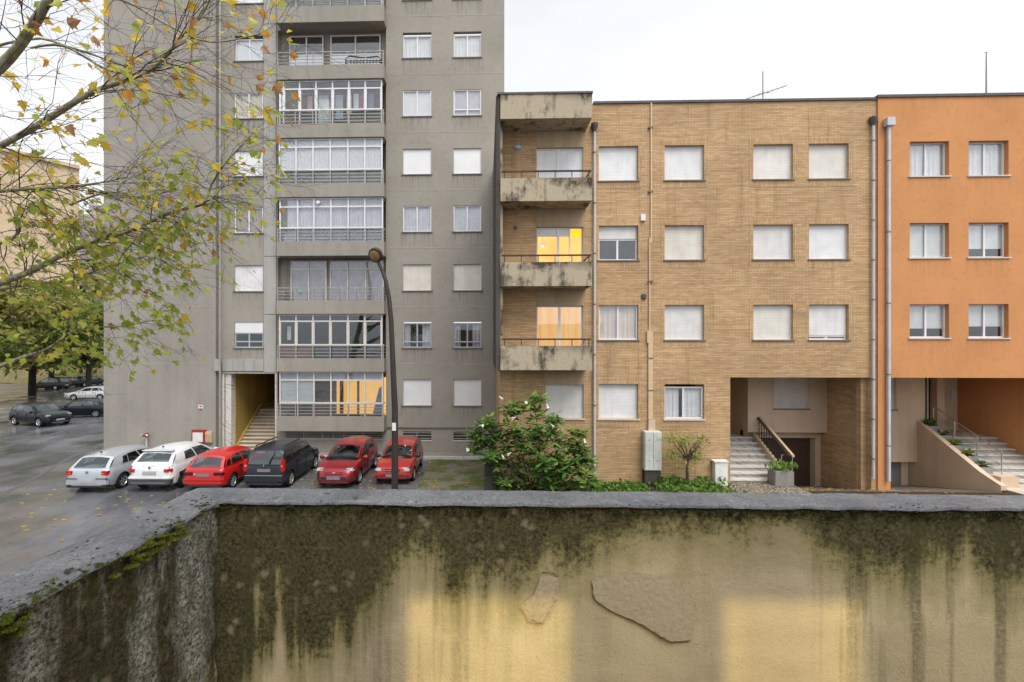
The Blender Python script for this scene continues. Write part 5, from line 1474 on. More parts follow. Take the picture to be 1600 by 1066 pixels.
    link('rear_window', MB().grid(lambda u, v: rear(lerp(u0, u1, u), lerp(v0, v1, v), .009), 8, 4).mesh('rear_window', M['car_glass'], 60)).parent = root
    u0, u1, v0, v1 = gs['front']
    link('windscreen', MB().grid(lambda u, v: wind(lerp(u0, u1, u), lerp(v0, v1, v), .009), 8, 4).mesh('windscreen', M['car_glass'], 60)).parent = root
    def part(name, m, *boxes, bev=.015, par=None):
        mb_ = MB()
        for b in boxes: mb_.box(*b)
        o = mb_.build(name, M[m] if isinstance(m, str) else m, None, 40, bevel=bev); o.parent = par or root; return o
    def xr(y):   # rear face of the body at |y|
        return x0
    # wheels
    rim = S.get('rim', 'rim')
    for wx in S['wheels']:
        for s in (-1, 1):
            Mw = Matrix.Translation((x0+wx, s*(hw-.20), wr)) @ Matrix.Rotation(R(-90*s), 4, 'X')
            wo = MB().lathe([(wr*.60, .02), (wr*.66, .0), (wr*.93, .0), (wr, .035), (wr, .155), (wr*.93, .19), (wr*.68, .19), (wr*.62, .165)], 24, Mw).build('wheel', M['tyre'], None, 40); wo.parent = root
            r_ = MB(); r_.lathe([(wr*.50, .10), (wr*.58, .16), (wr*.63, .185), (wr*.66, .186), (wr*.66, .15)], 24, Mw)
            r_.lathe([(wr*.18, .13), (wr*.17, .165), (wr*.05, .175)], 12, Mw)
            ns_ = S.get('spokes', 6)
            for q in range(ns_):
                Ms = Mw @ Matrix.Rotation(2*math.pi*q/ns_, 4, 'Z'); n0 = len(r_.v); w_ = wr*.11
                for c in ((wr*.1, -w_, .12), (wr*.62, -w_*1.25, .14), (wr*.62, w_*1.25, .14), (wr*.1, w_, .12), (wr*.1, -w_*.8, .165), (wr*.62, -w_, .178), (wr*.62, w_, .178), (wr*.1, w_*.8, .165)):
                    r_.v.append(tuple(Ms @ Vector(c)))
                for f in ((4, 5, 6, 7), (0, 1, 5, 4), (1, 2, 6, 5), (2, 3, 7, 6), (3, 0, 4, 7)): r_.f.append(tuple(n0+i for i in f)); r_.m.append(0)
            ro = r_.build('rim', M[rim], None, 35); ro.parent = wo
            bk_ = MB().lathe([(wr*.62, .06), (wr*.60, .09), (.02, .09)], 20, Mw).build('brake_disc', M['well'], None, 40); bk_.parent = wo
    # generic small parts
    zmid = interp(low, .1)
    for s in (-1, 1):
        mx = x0+fb-.30; mz = zb1+.07
        mo_ = MB().lathe([(.02, -.06), (.075, -.045), (.095, 0), (.075, .04), (.02, .05)], 12, Matrix.Translation((mx, s*(hw+.07), mz)) @ Matrix.Rotation(R(90), 4, 'Y') @ Matrix.Scale(1.25, 4, (0, 1, 0)))
        o = mo_.build('mirror', paint if S.get('mirror', 1) else M['trim'], None, 60); o.parent = root
        part('mirror_arm', 'trim', (mx-.02, mx+.03, s*hw*.88, s*(hw+.04), mz-.05, mz-.02), bev=0)
        for hx in S.get('handles', ()):
            part('door_handle', S.get('handle_m', 'trim'), (x0+hx, x0+hx+.15, s*(hw-.035), s*(hw+.008), interp(belt, hx)-.14, interp(belt, hx)-.10), bev=.008)
        if S.get('sill'): part('side_sill', 'trim', (x0+S['wheels'][0]+wr*1.2, x0+S['wheels'][1]-wr*1.2, s*(hw-.06), s*(hw-.005), zmid-.02, zmid+.07), bev=.01)
        # door shut lines as thin dark recess strips
        for dx in S.get('seams', ()):
            zz = interp(belt, dx); part('door_seam', 'well', (x0+dx, x0+dx+.012, s*(hw*.99-.01), s*(hw+.0025), zmid+.15, zz-.08), bev=0)
    for (nm, m, b) in S['parts']:
        b = list(b); mir = nm.startswith('*'); nm = nm.lstrip('*')
        # x given from the rear bumper; y as is
        for s in ((1, -1) if mir else (1,)):
            ya, yb = (b[2], b[3]) if s == 1 else (-b[3], -b[2])
            part(nm, paint if m == 'paint' else m, (x0+b[0], x0+b[1], ya, yb, b[4], b[5]), bev=b[6] if len(b) > 6 else .02)
    return root

def hatch(col, **k):
    S = dict(col=col, L=4.1, W=1.73, H=1.44, wr=.30, wheels=(.74, 3.25),
        belt=[(0, .56), (.03, .84), (.10, .93), (.5, .93), (1.2, .92), (2.9, .90), (3.1, .88), (3.6, .80), (3.95, .69), (4.06, .58), (4.1, .48)],
        low=[(0, .30), (.08, .24), (.3, .20), (3.7, .20), (4.0, .22), (4.1, .28)],
        wid=[(0, .80), (.06, .92), (.25, .985), (.8, 1), (3.2, 1), (3.7, .965), (3.95, .88), (4.1, .72)],
        cab=(.14, .62, 2.35, 3.02), glass=dict(side=[(.10, .20, .16, .80), (.23, .52, .12, .86), (.55, .90, .10, .86)], rear=(.10, .90, .14, .86), front=(.06, .94, .10, .93)),
        handles=(1.3, 2.3), seams=(1.15, 2.1, 3.05), parts=[])
    S.update(k); return S
yr = R(90)       # heading: nose away from the camera
CG = 'cars parked nose-in and tail-in beside the grey block'
silver = hatch((.50, .53, .57), metal=.45, L=4.15, W=1.735, H=1.44, sill=True, seams=(1.2, 2.15), slope=.03, glass=dict(side=[(.21, .31, .14, .80), (.325, .57, .12, .86), (.60, .93, .10, .86)], rear=(.09, .91, .08, .88), front=(.06, .94, .1, .93)),
    cab=(.12, .55, 2.4, 3.05), parts=[
    ('*tail_light', 'tail', (-.012, .16, .56, .80, .70, .86)), ('*indicator_light', 'amber', (-.016, .06, .58, .70, .73, .80, .01)),
    ('*bumper_strip', 'trim', (-.03, .10, .34, .80, .53, .585)), ('bumper', 'paint', (-.022, .22, -.81, .81, .30, .62, .05)), ('bumper_skirt', 'trim', (-.005, .3, -.78, .78, .22, .32)),
    ('number_plate', 'plate', (-.034, 0, -.27, .27, .42, .55, .008)), ('emblem', 'chrome', (-.015, .02, -.05, .05, .76, .86, .03)), ('rear_wiper', 'trim', (.13, .16, -.35, .05, .945, .96, .005)),
    ('antenna_base', 'trim', (.66, .74, -.02, .02, 1.40, 1.455, .01))])
white = hatch((.70, .71, .72), metal=.05, L=4.25, W=1.80, H=1.60, wr=.335, wheels=(.80, 3.37), sill=True, spokes=10,
    belt=[(0, .60), (.03, .90), (.10, 1.06), (.5, 1.06), (1.2, 1.03), (2.9, 1.0), (3.2, .99), (3.7, .93), (4.05, .80), (4.2, .66), (4.25, .55)],
    cab=(.12, .58, 2.25, 3.1), slope=.05, glass=dict(side=[(.25, .50, .14, .80), (.53, .92, .10, .84)], rear=(.09, .91, .26, .86), front=(.06, .94, .1, .93)),
    low=[(0, .36), (.08, .28), (.3, .24), (3.9, .24), (4.15, .26), (4.25, .32)], wid=[(0, .68), (.06, .84), (.25, .96), (.8, 1), (3.3, 1), (3.8, .965), (4.05, .88), (4.25, .70)], parts=[
    ('*tail_light', 'tail', (-.01, .24, .49, .815, .72, .99, .08)), ('bumper', 'paint', (-.03, .25, -.84, .84, .48, .66, .06)), ('bumper_skirt', 'trim_grey', (-.035, .3, -.80, .80, .32, .52, .03)),
    ('skid_bar', 'chrome', (-.055, .1, -.68, .68, .36, .42, .02)), ('number_plate', 'plate', (-.02, .01, -.26, .26, .70, .83, .008)), ('emblem', 'trim_grey', (-.015, .02, -.045, .045, .93, 1.0, .02)),
    ('rear_spoiler', 'paint', (.42, .66, -.6, .6, 1.50, 1.535, .012)), ('antenna_base', 'trim', (.75, .83, -.02, .02, 1.57, 1.63, .01)), ('*arch_trim', 'trim', (.42, 1.18, .885, .905, .60, .70, .008))])
redh = hatch((.52, .012, .012), metal=.0, L=3.85, W=1.64, H=1.42, rim='hubcap', wheels=(.68, 3.12), handles=(1.2, 2.1),
    belt=[(0, .56), (.03, .86), (.10, .92), (.5, .92), (1.2, .91), (2.8, .88), (2.95, .86), (3.4, .78), (3.7, .68), (3.82, .56), (3.85, .46)],
    low=[(0, .30), (.08, .24), (.3, .20), (3.5, .20), (3.75, .22), (3.85, .28)], wid=[(0, .82), (.06, .93), (.25, .985), (.8, 1), (3.0, 1), (3.45, .965), (3.7, .88), (3.85, .74)],
    cab=(.12, .50, 2.3, 2.9), glass=dict(side=[(.05, .15, .14, .80), (.19, .48, .12, .86), (.52, .92, .10, .86)], rear=(.08, .92, .10, .88), front=(.06, .94, .1, .93)), parts=[
    ('*tail_light', 'tail_dark', (-.012, .14, .40, .77, .68, .80)), ('bumper', 'paint', (-.03, .22, -.78, .78, .32, .58, .05)), ('bumper_strip', 'tail_dark', (-.036, .1, -.74, .74, .47, .505, .01)),
    ('number_plate', 'plate_d', (-.02, .01, -.26, .26, .62, .74, .008)), ('bumper_skirt', 'trim', (.0, .3, -.72, .72, .22, .33)), ('rear_wiper', 'trim', (.13, .16, -.3, .1, .935, .95, .005)), ('plate_light', 'lamp_clear', (-.022, .01, .28, .36, .70, .75, .008))])
black = hatch((.026, .030, .037), metal=.2, L=4.2, W=1.684, H=1.62, wr=.31, rim='hubcap', wheels=(.62, 3.25), sill=True, handles=(1.3, 2.3), handle_m='trim',
    belt=[(0, .62), (.03, .95), (.10, 1.02), (.5, 1.03), (1.2, 1.03), (2.5, .98), (3.0, .94), (3.2, .92), (3.7, .84), (4.05, .72), (4.16, .60), (4.2, .50)],
    cab=(.06, .26, 2.5, 3.15), glass=dict(side=[(.05, .22, .10, .84), (.25, .58, .10, .86), (.61, .93, .08, .84)], rear=(.07, .93, .05, .90), front=(.06, .94, .1, .93)), wb=.96, wt=.80, parts=[
    ('*tail_light', 'tail', (-.02, .14, .66, .81, .72, 1.22, .04)), ('*reversing_light', 'lamp_clear', (-.024, .05, .68, .76, .93, 1.0, .015)), ('bumper', 'paint', (-.03, .25, -.80, .80, .30, .60, .05)), ('bumper_trim', 'chrome', (-.036, .0, -.74, .74, .575, .60, .01)),
    ('number_plate', 'plate_d', (-.015, .01, -.26, .26, .72, .84, .008)), ('emblem', 'chrome', (-.012, .02, -.04, .04, .93, 1.0, .02)), ('bumper_skirt', 'trim', (.0, .3, -.72, .72, .20, .32)), ('window_trim', 'chrome', (.27, .30, -.58, .58, 1.50, 1.52, .008)), ('*roof_rail', 'trim', (.5, 2.4, .55, .59, 1.60, 1.645, .012))])
yaris = hatch((.26, .012, .020), metal=.35, L=3.95, W=1.695, H=1.50, wr=.31, wheels=(.66, 3.17), handles=(1.3, 2.2), handle_m='trim',
    belt=[(0, .60), (.03, .88), (.10, .96), (.5, .97), (1.2, .97), (2.6, .93), (2.9, .92), (3.2, .90), (3.55, .83), (3.80, .73), (3.90, .62), (3.95, .48)],
    low=[(0, .30), (.08, .24), (.3, .20), (3.6, .20), (3.85, .21), (3.95, .26)], wid=[(0, .80), (.06, .92), (.25, .985), (.8, 1), (3.1, 1), (3.5, .965), (3.75, .87), (3.95, .66)],
    cab=(.14, .55, 2.05, 3.0), glass=dict(side=[(.12, .24, .14, .80), (.27, .54, .12, .86), (.57, .92, .08, .86)], rear=(.1, .9, .12, .88), front=(.05, .95, .06, .93)), parts=[
    ('*headlight', 'lamp_clear', (3.50, 3.845, .40, .76, .63, .78, .06)), ('grille', 'trim', (3.80, 3.975, -.56, .56, .29, .53, .05)), ('grille_bar', 'paint', (3.84, 3.985, -.62, .62, .235, .285, .02)), ('number_plate', 'plate_d', (3.95, 3.99, -.27, .27, .37, .50, .008)),
    ('emblem', 'chrome', (3.86, 3.945, -.07, .07, .60, .66, .02)), ('*fog_light', 'trim', (3.70, 3.89, .56, .70, .34, .46, .03)), ('nose', 'paint', (3.70, 3.955, -.42, .42, .52, .66, .05)), ('*wiper', 'trim', (2.98, 3.02, .05, .55, .945, .965, .005))])
micra = hatch((.36, .02, .018), metal=.2, L=3.72, W=1.585, H=1.43, wr=.28, rim='hubcap', wheels=(.62, 2.98), mirror=0, handles=(1.5,), seams=(1.35, 2.6),
    belt=[(0, .58), (.03, .84), (.10, .90), (.5, .91), (1.2, .91), (2.5, .88), (2.75, .87), (3.0, .84), (3.4, .78), (3.64, .70), (3.70, .58), (3.72, .46)],
    low=[(0, .30), (.08, .24), (.3, .20), (3.4, .20), (3.65, .22), (3.72, .28)], wid=[(0, .80), (.06, .92), (.25, .985), (.8, 1), (2.9, 1), (3.3, .965), (3.55, .90), (3.72, .80)],
    cab=(.14, .5, 2.05, 2.78), glass=dict(side=[(.12, .40, .14, .84), (.44, .92, .10, .86)], rear=(.1, .9, .12, .88), front=(.05, .95, .06, .93)), wt=.78, parts=[
    ('*headlight', 'lamp_clear', (3.50, 3.725, .42, .70, .53, .69, .05)), ('grille', 'trim', (3.60, 3.735, -.30, .30, .56, .65, .015)), ('grille_bar', 'chrome', (3.62, 3.745, -.28, .28, .595, .615, .006)), ('bumper', 'paint', (3.45, 3.765, -.76, .76, .27, .50, .05)),
    ('bumper_slot', 'trim', (3.6, 3.772, -.52, .52, .36, .44, .012)), ('number_plate', 'plate_d', (3.75, 3.785, -.26, .26, .35, .46, .008)), ('*wiper', 'trim', (2.78, 2.82, .05, .5, .895, .915, .005)), ('*fog_recess', 'trim', (3.6, 3.772, .54, .70, .33, .43, .015))])
def park(px, Y): return (PX(px, Y), 0)
def place(S, label, px_c, Yrear, head, z=0.0, group=CG):
    """px_c: photo column of the centre of the near face, Yrear: its distance"""
    x = PX(px_c, Yrear); L = S['L']; sgn = 1 if math.sin(head) > 0 else -1
    d = Vector((math.cos(head), math.sin(head), 0))*sgn
    c = Vector((x, Yrear, z))+d*L/2
    return make_car(label, S, c, head, group)
place(silver, 'silver hatchback seen from behind, leftmost of the row by the grey wall', 135, 17.15, R(91))
place(white, 'white rounded crossover seen from behind between silver and bright red cars', 233, 17.3, R(91))
place(redh, 'bright red hatchback seen from behind with dark tail lights', 317, 17.3, R(90))
place(black, 'dark grey boxy people carrier seen from behind with tall tail lights', 412, 17.7, R(90))
place(yaris, 'dark red hatchback facing the camera with v shaped nose', 521, 17.95, R(-91))
place(micra, 'small red three door hatchback facing the camera behind the lamp pole', 613, 18.5, R(-90))
# street cars further left
FG = 'cars parked along the street at the left'
def far(col, **k):
    S = hatch(col, **k); Lk = S['L']; S.setdefault('hl', .60)
    S['parts'] = S['parts'] or [('*tail_light', 'tail', (-.012, .16, .54, .80, .72, .88)), ('number_plate', 'plate', (-.02, .01, -.26, .26, .5, .62, .008)), ('bumper', 'paint', (-.02, .22, -.8, .8, .3, .55, .05)),
        ('*headlight', 'lamp_clear', (Lk-.46, Lk-.06, .50, .78, S['hl'], S['hl']+.14, .05)), ('grille', 'trim', (Lk-.2, Lk+.02, -.46, .46, .36, .56, .03)), ('front_plate', 'plate', (Lk-.05, Lk+.035, -.26, .26, .40, .51, .008)), ('front_skid', 'chrome', (Lk-.3, Lk+.01, -.50, .50, .26, .31, .015))]
    return S
suv = far((.008, .011, .012), metal=.0, hl=.70, L=4.1, W=1.8, H=1.58, wr=.335, wheels=(.78, 3.35), sill=True, belt=[(0, .60), (.03, .90), (.10, 1.02), (.5, 1.02), (1.2, 1.0), (2.9, .98), (3.1, .97), (3.6, .92), (3.95, .80), (4.06, .66), (4.1, .52)],
    low=[(0, .36), (.08, .28), (.3, .25), (3.7, .25), (4.0, .26), (4.1, .32)])
def placeg(S, label, px, py, head):
    g = G(px, py); make_car(label, S, g, head, FG)
placeg(suv, 'black crossover with roof rails nearest of the street cars', 64, 663, R(-16))
placeg(far((.008, .014, .02), metal=.0, H=1.46, slope=.05), 'dark hatchback with a glowing red tail light beside the grey wing', 128, 651, R(196))
placeg(far((.55, .56, .57), metal=.3, H=1.40, L=4.3, belt=[(0, .56), (.03, .84), (.10, .93), (.5, .93), (1.2, .92), (2.9, .90), (3.1, .88), (3.6, .80), (3.95, .72), (4.2, .62), (4.3, .48)]), 'silver estate car half hidden behind the grey wing', 142, 624, R(188))
placeg(far((.007, .006, .006), H=1.62, slope=.0), 'black people carrier under the trees beside a trunk', 79, 608.5, R(183))
placeg(far((.008, .010, .011), H=1.45), 'dark hatchback tail on, behind the black people carrier', 112, 605, R(60))
placeg(far((.006, .016, .019), H=1.45), 'dark teal hatchback farthest along the street', 142, 602.5, R(70))

# ================================================================== VEGETATION
def lobed_leaf():
    pts = [(0, 0), (.20, .05), (.42, .16), (.30, .30), (.50, .52), (.26, .50), (.18, .66), (0, 1.0), (-.18, .66), (-.26, .50), (-.50, .52), (-.30, .30), (-.42, .16), (-.20, .05)]
    return [(x, y, .16*abs(x)+.10*y*y*(-1)) for x, y in pts]
LEAF = lobed_leaf()
leafmats = ['lf_green', 'lf_lime', 'lf_yellow', 'lf_orange', 'lf_brown']
def leaf_mesh(m):
    mb = MB(); n = len(LEAF)
    mb.v = [(0, .35, -.01)]+list(LEAF)
    for i in range(n): mb.f.append((0, 1+i, 1+(i+1) % n)); mb.m.append(0)
    return mb.mesh('leaf', M[m])
LM = {m: leaf_mesh(m) for m in leafmats}
tree = thing('plane_tree', 'autumn plane tree with yellow and green leaves reaching in from the left', 'tree', tuple(G(-420, 1000)))
tb = D(-330, 560, 8.2); tb.z = 0
trunk_top = D(-240, 250, 7.6)
MB().tube([tb, tb.lerp(trunk_top, .4)+Vector((.1, .1, 0)), tb.lerp(trunk_top, .75), trunk_top, trunk_top+Vector((.3, .2, 2)), trunk_top+Vector((.1, .5, 4.2)), trunk_top+Vector((.5, .6, 6.0))], [.34, .28, .22, .17, .11, .06, .015], 14).build('trunk', M['bark'], tree, 60)
random.seed(21)
limbs = [  # photo column, row, depth, thickness in pixels
    ([(-240, 420, 7.4), (-120, 210, 6.6), (0, 105, 6.0), (40, 58, 5.8), (75, 0, 5.6), (120, -90, 5.4)], [40, 32, 25, 23, 21, 17], 'hi'),
    ([(-230, 400, 7.6), (-100, 278, 6.6), (0, 228, 6.2), (60, 195, 6.1), (140, 146, 6.0), (200, 125, 5.9), (238, 108, 5.9), (262, 82, 5.8), (290, 50, 5.8), (318, 18, 5.8), (340, -30, 5.7)], [34, 22, 16, 15, 12, 10, 9, 8, 7, 6, 5], 'hi'),
    ([(-220, 330, 7.6), (-60, 306, 6.8), (0, 299, 6.5), (60, 294, 6.4), (110, 292, 6.4), (160, 285, 6.3), (195, 277, 6.3)], [20, 11, 9, 8, 6, 4.5, 3], 'mid'),
    ([(-230, 560, 8.0), (-100, 482, 7.6), (0, 443, 7.3), (50, 423, 7.2), (95, 400, 7.2), (150, 378, 7.1), (205, 360, 7.1), (265, 333, 7.0), (318, 318, 7.0), (330, 290, 7.0), (352, 255, 6.9), (380, 225, 6.9)], [32, 20, 15, 14, 12, 9, 9, 8, 7, 5, 4, 3], 'low'),
    ([(-230, 560, 8.2), (-60, 470, 7.9), (0, 452, 7.8), (60, 443, 7.7), (105, 438, 7.7), (160, 420, 7.6), (230, 400, 7.6)], [24, 12, 9, 8, 6, 4, 2.5], 'low'),
    ([(-220, 330, 7.6), (-80, 120, 6.6), (40, 62, 6.2), (120, 78, 6.1), (200, 105, 6.1), (240, 118, 6.0)], [16, 8, 6, 5, 4, 3], 'hi'),
    ([(-60, -60, 6.4), (60, -30, 6.3), (190, 0, 6.2), (260, 38, 6.1), (330, 66, 6.1), (420, 50, 6.1)], [12, 8, 6, 5, 4, 2.5], 'hi'),
    ([(-230, 600, 8.4), (-60, 590, 8.1), (30, 560, 8.0), (75, 545, 8.0), (120, 515, 7.9), (190, 510, 7.9), (240, 500, 7.9)], [20, 12, 9, 7, 5, 3, 2], 'low'),
    ([(-60, 350, 7.2), (0, 380, 7.1), (30, 360, 7.0), (25, 330, 7.0), (60, 355, 7.0), (110, 350, 6.9)], [10, 8, 7, 5, 4, 3], 'low'),
    ([(48, 75, 6.0), (100, 72, 6.0), (170, 110, 5.9), (236, 119, 5.9)], [6, 6, 5, 4], 'hi'),
    ([(190, 365, 7.1), (230, 355, 7.0), (185, 410, 7.0), (235, 445, 7.0)], [4, 3, 3, 2], 'low'),
    ([(110, 320, 6.8), (170, 300, 6.7), (215, 308, 6.7), (260, 300, 6.7)], [5, 5, 4, 2], 'mid'),
]
twigs = MB(); spots = []; 
def jitter(s): return Vector((random.gauss(0, s), random.gauss(0, s), random.gauss(0, s)))
def grow(p, d, L, r, depth, zone):
    n = 4; pts = [p.copy()]; q = p.copy(); dd_ = d.normalized()
    for i in range(n):
        dd_ = (dd_+jitter(.16)+Vector((.05, 0, -.07 if zone != 'hi' else -.03))).normalized()
        q = q+dd_*L/n; pts.append(q.copy())
        if depth > 0 and random.random() < (.85 if zone != 'hi' else .8):
            side_ = (dd_+jitter(.65)+Vector((.15, 0, 0))).normalized()
            grow(q, side_, L*random.uniform(.4, .7), r*.55, depth-1, zone)
        if depth < 2: spots.append((q.copy(), dd_.copy(), zone))
    twigs.tube(pts, [max(.0016, r*.8*(1-.75*i/n)) for i in range(n+1)], 4 if r < .008 else 5, cap=False)
for pts, th, zone in limbs:
    P3 = [D(*p) for p in pts]; rad = [t*.31*p[2]/FPX for t, p in zip(th, pts)]
    # refine
    Q, Rr = [], []
    for i in range(len(P3)-1):
        for j in range(4):
            f = j/4
            a = P3[max(i-1, 0)]; b = P3[i]; c = P3[i+1]; d = P3[min(i+2, len(P3)-1)]
            Q.append(.5*((2*b)+(c-a)*f+(2*a-5*b+4*c-d)*f*f+(3*b-a-3*c+d)*f**3)); Rr.append(lerp(rad[i], rad[i+1], f)*(1+.10*random.uniform(-1, 1)))
    Q.append(P3[-1]); Rr.append(rad[-1])
    MB().tube(Q, Rr, 9).build('branch', M['bark'], tree, 60)
    for i in range(4, len(Q)):
        if Q[i].x < D(-90, 300, 7).x: continue
        kk = {'hi': 1, 'mid': 2, 'low': 2}[zone]
        for _ in range(kk if random.random() < .8 else 0):
            t = (Q[i]-Q[i-1]).normalized()
            d = (t*.7+jitter(.55)+Vector((.35, 0, -.05))).normalized()
            grow(Q[i], d, random.uniform(.5, 1.25)*(.8 if zone == 'low' else 1.1), min(Rr[i]*.4, .011), 2, zone)
tw = twigs.build('twigs', M['twig'], tree); tw['kind'] = 'stuff'
def proj(p):
    c, s = math.cos(YAW), math.sin(YAW); v = p-Vector((0, 0, EYE)); xr_ = v.x*c+v.y*s; yf_ = -v.x*s+v.y*c
    return CX+FPX*xr_/yf_, CY-FPX*v.z/yf_
random.shuffle(spots)
placed = []
for p, d, zone in spots:
    px, py = proj(p)
    if px < -60 or px > 455 or py < -60 or py > 590: continue
    if zone == 'hi':
        keep = .10; wts = [.05, .24, .48, .17, .06]
    elif zone == 'mid': keep = .11; wts = [.22, .42, .28, .06, .02]
    else: keep = .19 if px < 300 else .11; wts = [.40, .46, .10, .02, .02]
    if py > 330 and zone == 'low': wts = [.42, .50, .06, .01, .01]
    if random.random() > keep: continue
    m = random.choices(leafmats, wts)[0]
    size = random.uniform(.08, .17) if zone == 'hi' else random.uniform(.06, .16)
    placed.append((p+d*.02, d, m, size, zone))
placed.sort(key=lambda q: -q[3]/q[0].y)
fol = MB()
def leaf_matrix(p, d, size):
    hang = (d*.8+Vector((random.gauss(.2, .4), random.gauss(0, .4), random.gauss(-.45, .35)))).normalized()
    z_ = (hang.cross(Vector((random.gauss(0, 1), random.gauss(0, 1), random.gauss(0, 1))))).normalized(); x_ = hang.cross(z_)
    return Matrix.Translation(p) @ Matrix(((x_.x, hang.x, z_.x, 0), (x_.y, hang.y, z_.y, 0), (x_.z, hang.z, z_.z, 0), (0, 0, 0, 1))) @ Matrix.Diagonal((size*random.uniform(.75, 1.1), size, size*random.uniform(.4, 1.6), 1))
tinv = Matrix.Translation(-tree.location)
for i, (p, d, m, size, zone) in enumerate(placed):
    Mx = leaf_matrix(p, d, size)
    if i < 300:
        o = bpy.data.objects.new('leaf', LM[m]); C.objects.link(o); o.parent = tree; o.matrix_parent_inverse = tinv; o.matrix_basis = Mx
    else:
        n0 = len(fol.v); fol.v.append(tuple(Mx @ Vector((0, .35, -.01)))); fol.v += [tuple(Mx @ Vector(q)) for q in LEAF]
        k_ = len(LEAF)
        for j in range(k_): fol.f.append((n0, n0+1+j, n0+1+(j+1) % k_)); fol.m.append(leafmats.index(m))
fo = fol.build('foliage', [M[m] for m in leafmats], tree); fo['kind'] = 'stuff'

# street trees behind
def far_tree(name, label, base, h, rx, rz, n, mats, trunk_r, seed, size=.34, zc=None, clumps=26, lean=0):
    random.seed(seed)
    t = thing(name, label, 'tree', tuple(base), 'street trees at the left')
    zc = zc or h-rz
    c = Vector((base[0]+lean, base[1], zc))
    MB().tube([base, Vector(base)+Vector((.05, 0, zc*.5)), c+Vector((0, 0, rz*.4))], [trunk_r, trunk_r*.8, trunk_r*.3], 9).build('trunk', M['bark_dark'], t, 60)
    cl = []
    for i in range(clumps):
        while True:
            v = Vector((random.uniform(-1, 1), random.uniform(-1, 1), random.uniform(-1, 1)))
            if .25 < v.length < 1: break
        cl.append((c+Vector((v.x*rx, v.y*rx, v.z*rz)), random.uniform(.25, .45)*rx, random.choice((0, 0, 1))))
    for i in range(0, clumps, 4):
        MB().tube([c-Vector((0, 0, rz*.7)), c.lerp(cl[i][0], .5)+Vector((0, 0, -.2)), cl[i][0]], [trunk_r*.4, trunk_r*.22, .02], 5).build('limb', M['bark_dark'], t)
    mb = MB()
    for i in range(n):
        cc, r_, mm = random.choice(cl)
        v = jitter(.5); p = cc+Vector((v.x*r_, v.y*r_, v.z*r_*.7)); s_ = size*random.uniform(.5, 1.2)
        a = jitter(1).normalized()*s_; b = a.cross(jitter(1)).normalized()*s_*.45
        mb.quad(p-a, p-b*.9+a*.1, p+a, p+b+a*.1, mm if random.random() < .8 else 1-mm)
    o = mb.build('crown', [M[m] for m in mats], t); o['kind'] = 'stuff'
    return t
def gxy(px, t): v = D(px, 540, t); return Vector((v.x, v.y, 0))
far_tree('street_tree', 'pale yellow green street tree with a dark trunk beside the parked people carrier', gxy(50, 52), 13, 4.6, 4.8, 5200, ('far_b', 'far_a'), .38, 3, .42, 7.4)
far_tree('street_tree', 'dense green street tree against the edge of the grey wing', gxy(138, 50), 12, 3.4, 4.6, 5600, ('far_a', 'far_b'), .3, 4, .38, 6.8)
far_tree('street_tree', 'broad green tree at the far left edge of the picture', gxy(-30, 44), 13, 4.8, 4.6, 4600, ('far_a', 'far_b'), .35, 5, .40, 7.6)
far_tree('street_tree', 'taller dull green tree behind the others below the beige tower', gxy(80, 62), 13, 7.0, 5.2, 5600, ('far_a', 'far_a'), .35, 6, .45, 7.4)
# far buildings
bt_ = thing('beige_tower', 'plain beige apartment tower behind the street trees', 'apartment tower', tuple(gxy(20, 82)))
q = [D(-330, 540, 66), D(124, 540, 92), D(124, 540, 112), D(-330, 540, 100)]
zt = EYE+(540-262)*92/FPX
MB().prism([(v.x, v.y) for v in q], 0, zt, 'z').build('wall', M['beige_far'], bt_)
MB().prism([(v.x, v.y) for v in (D(-330, 540, 65.7), D(125, 540, 91.7), D(125, 540, 91.95), D(-330, 540, 65.95))], zt-.4, zt+.3, 'z').build('roof_edge', M['beige_far'], bt_)
fb_ = thing('distant_block', 'faint pinkish block seen in the gap beside the grey wing', 'apartment block', tuple(gxy(150, 130)))
a_, b_ = D(112, 540, 125), D(215, 540, 125)
MB().box(a_.x, b_.x, a_.y, a_.y+14, 0, EYE+(540-335)*125/FPX).build('wall', M['pink_far'], fb_)
MB().box(a_.x+3, b_.x, a_.y-.01+2, a_.y+8, EYE+(540-335)*125/FPX, EYE+(540-318)*125/FPX).build('roof_storey', M['pink_far'], fb_)
for i in range(4):
    for j in range(4):
        x = a_.x+2.2+i*3.4; z = 14+j*6.0
        w_ = MB().box(x, x+1.7, a_.y-.06, a_.y-.01, z, z+1.9).build('window', M['dark_door'], fb_)

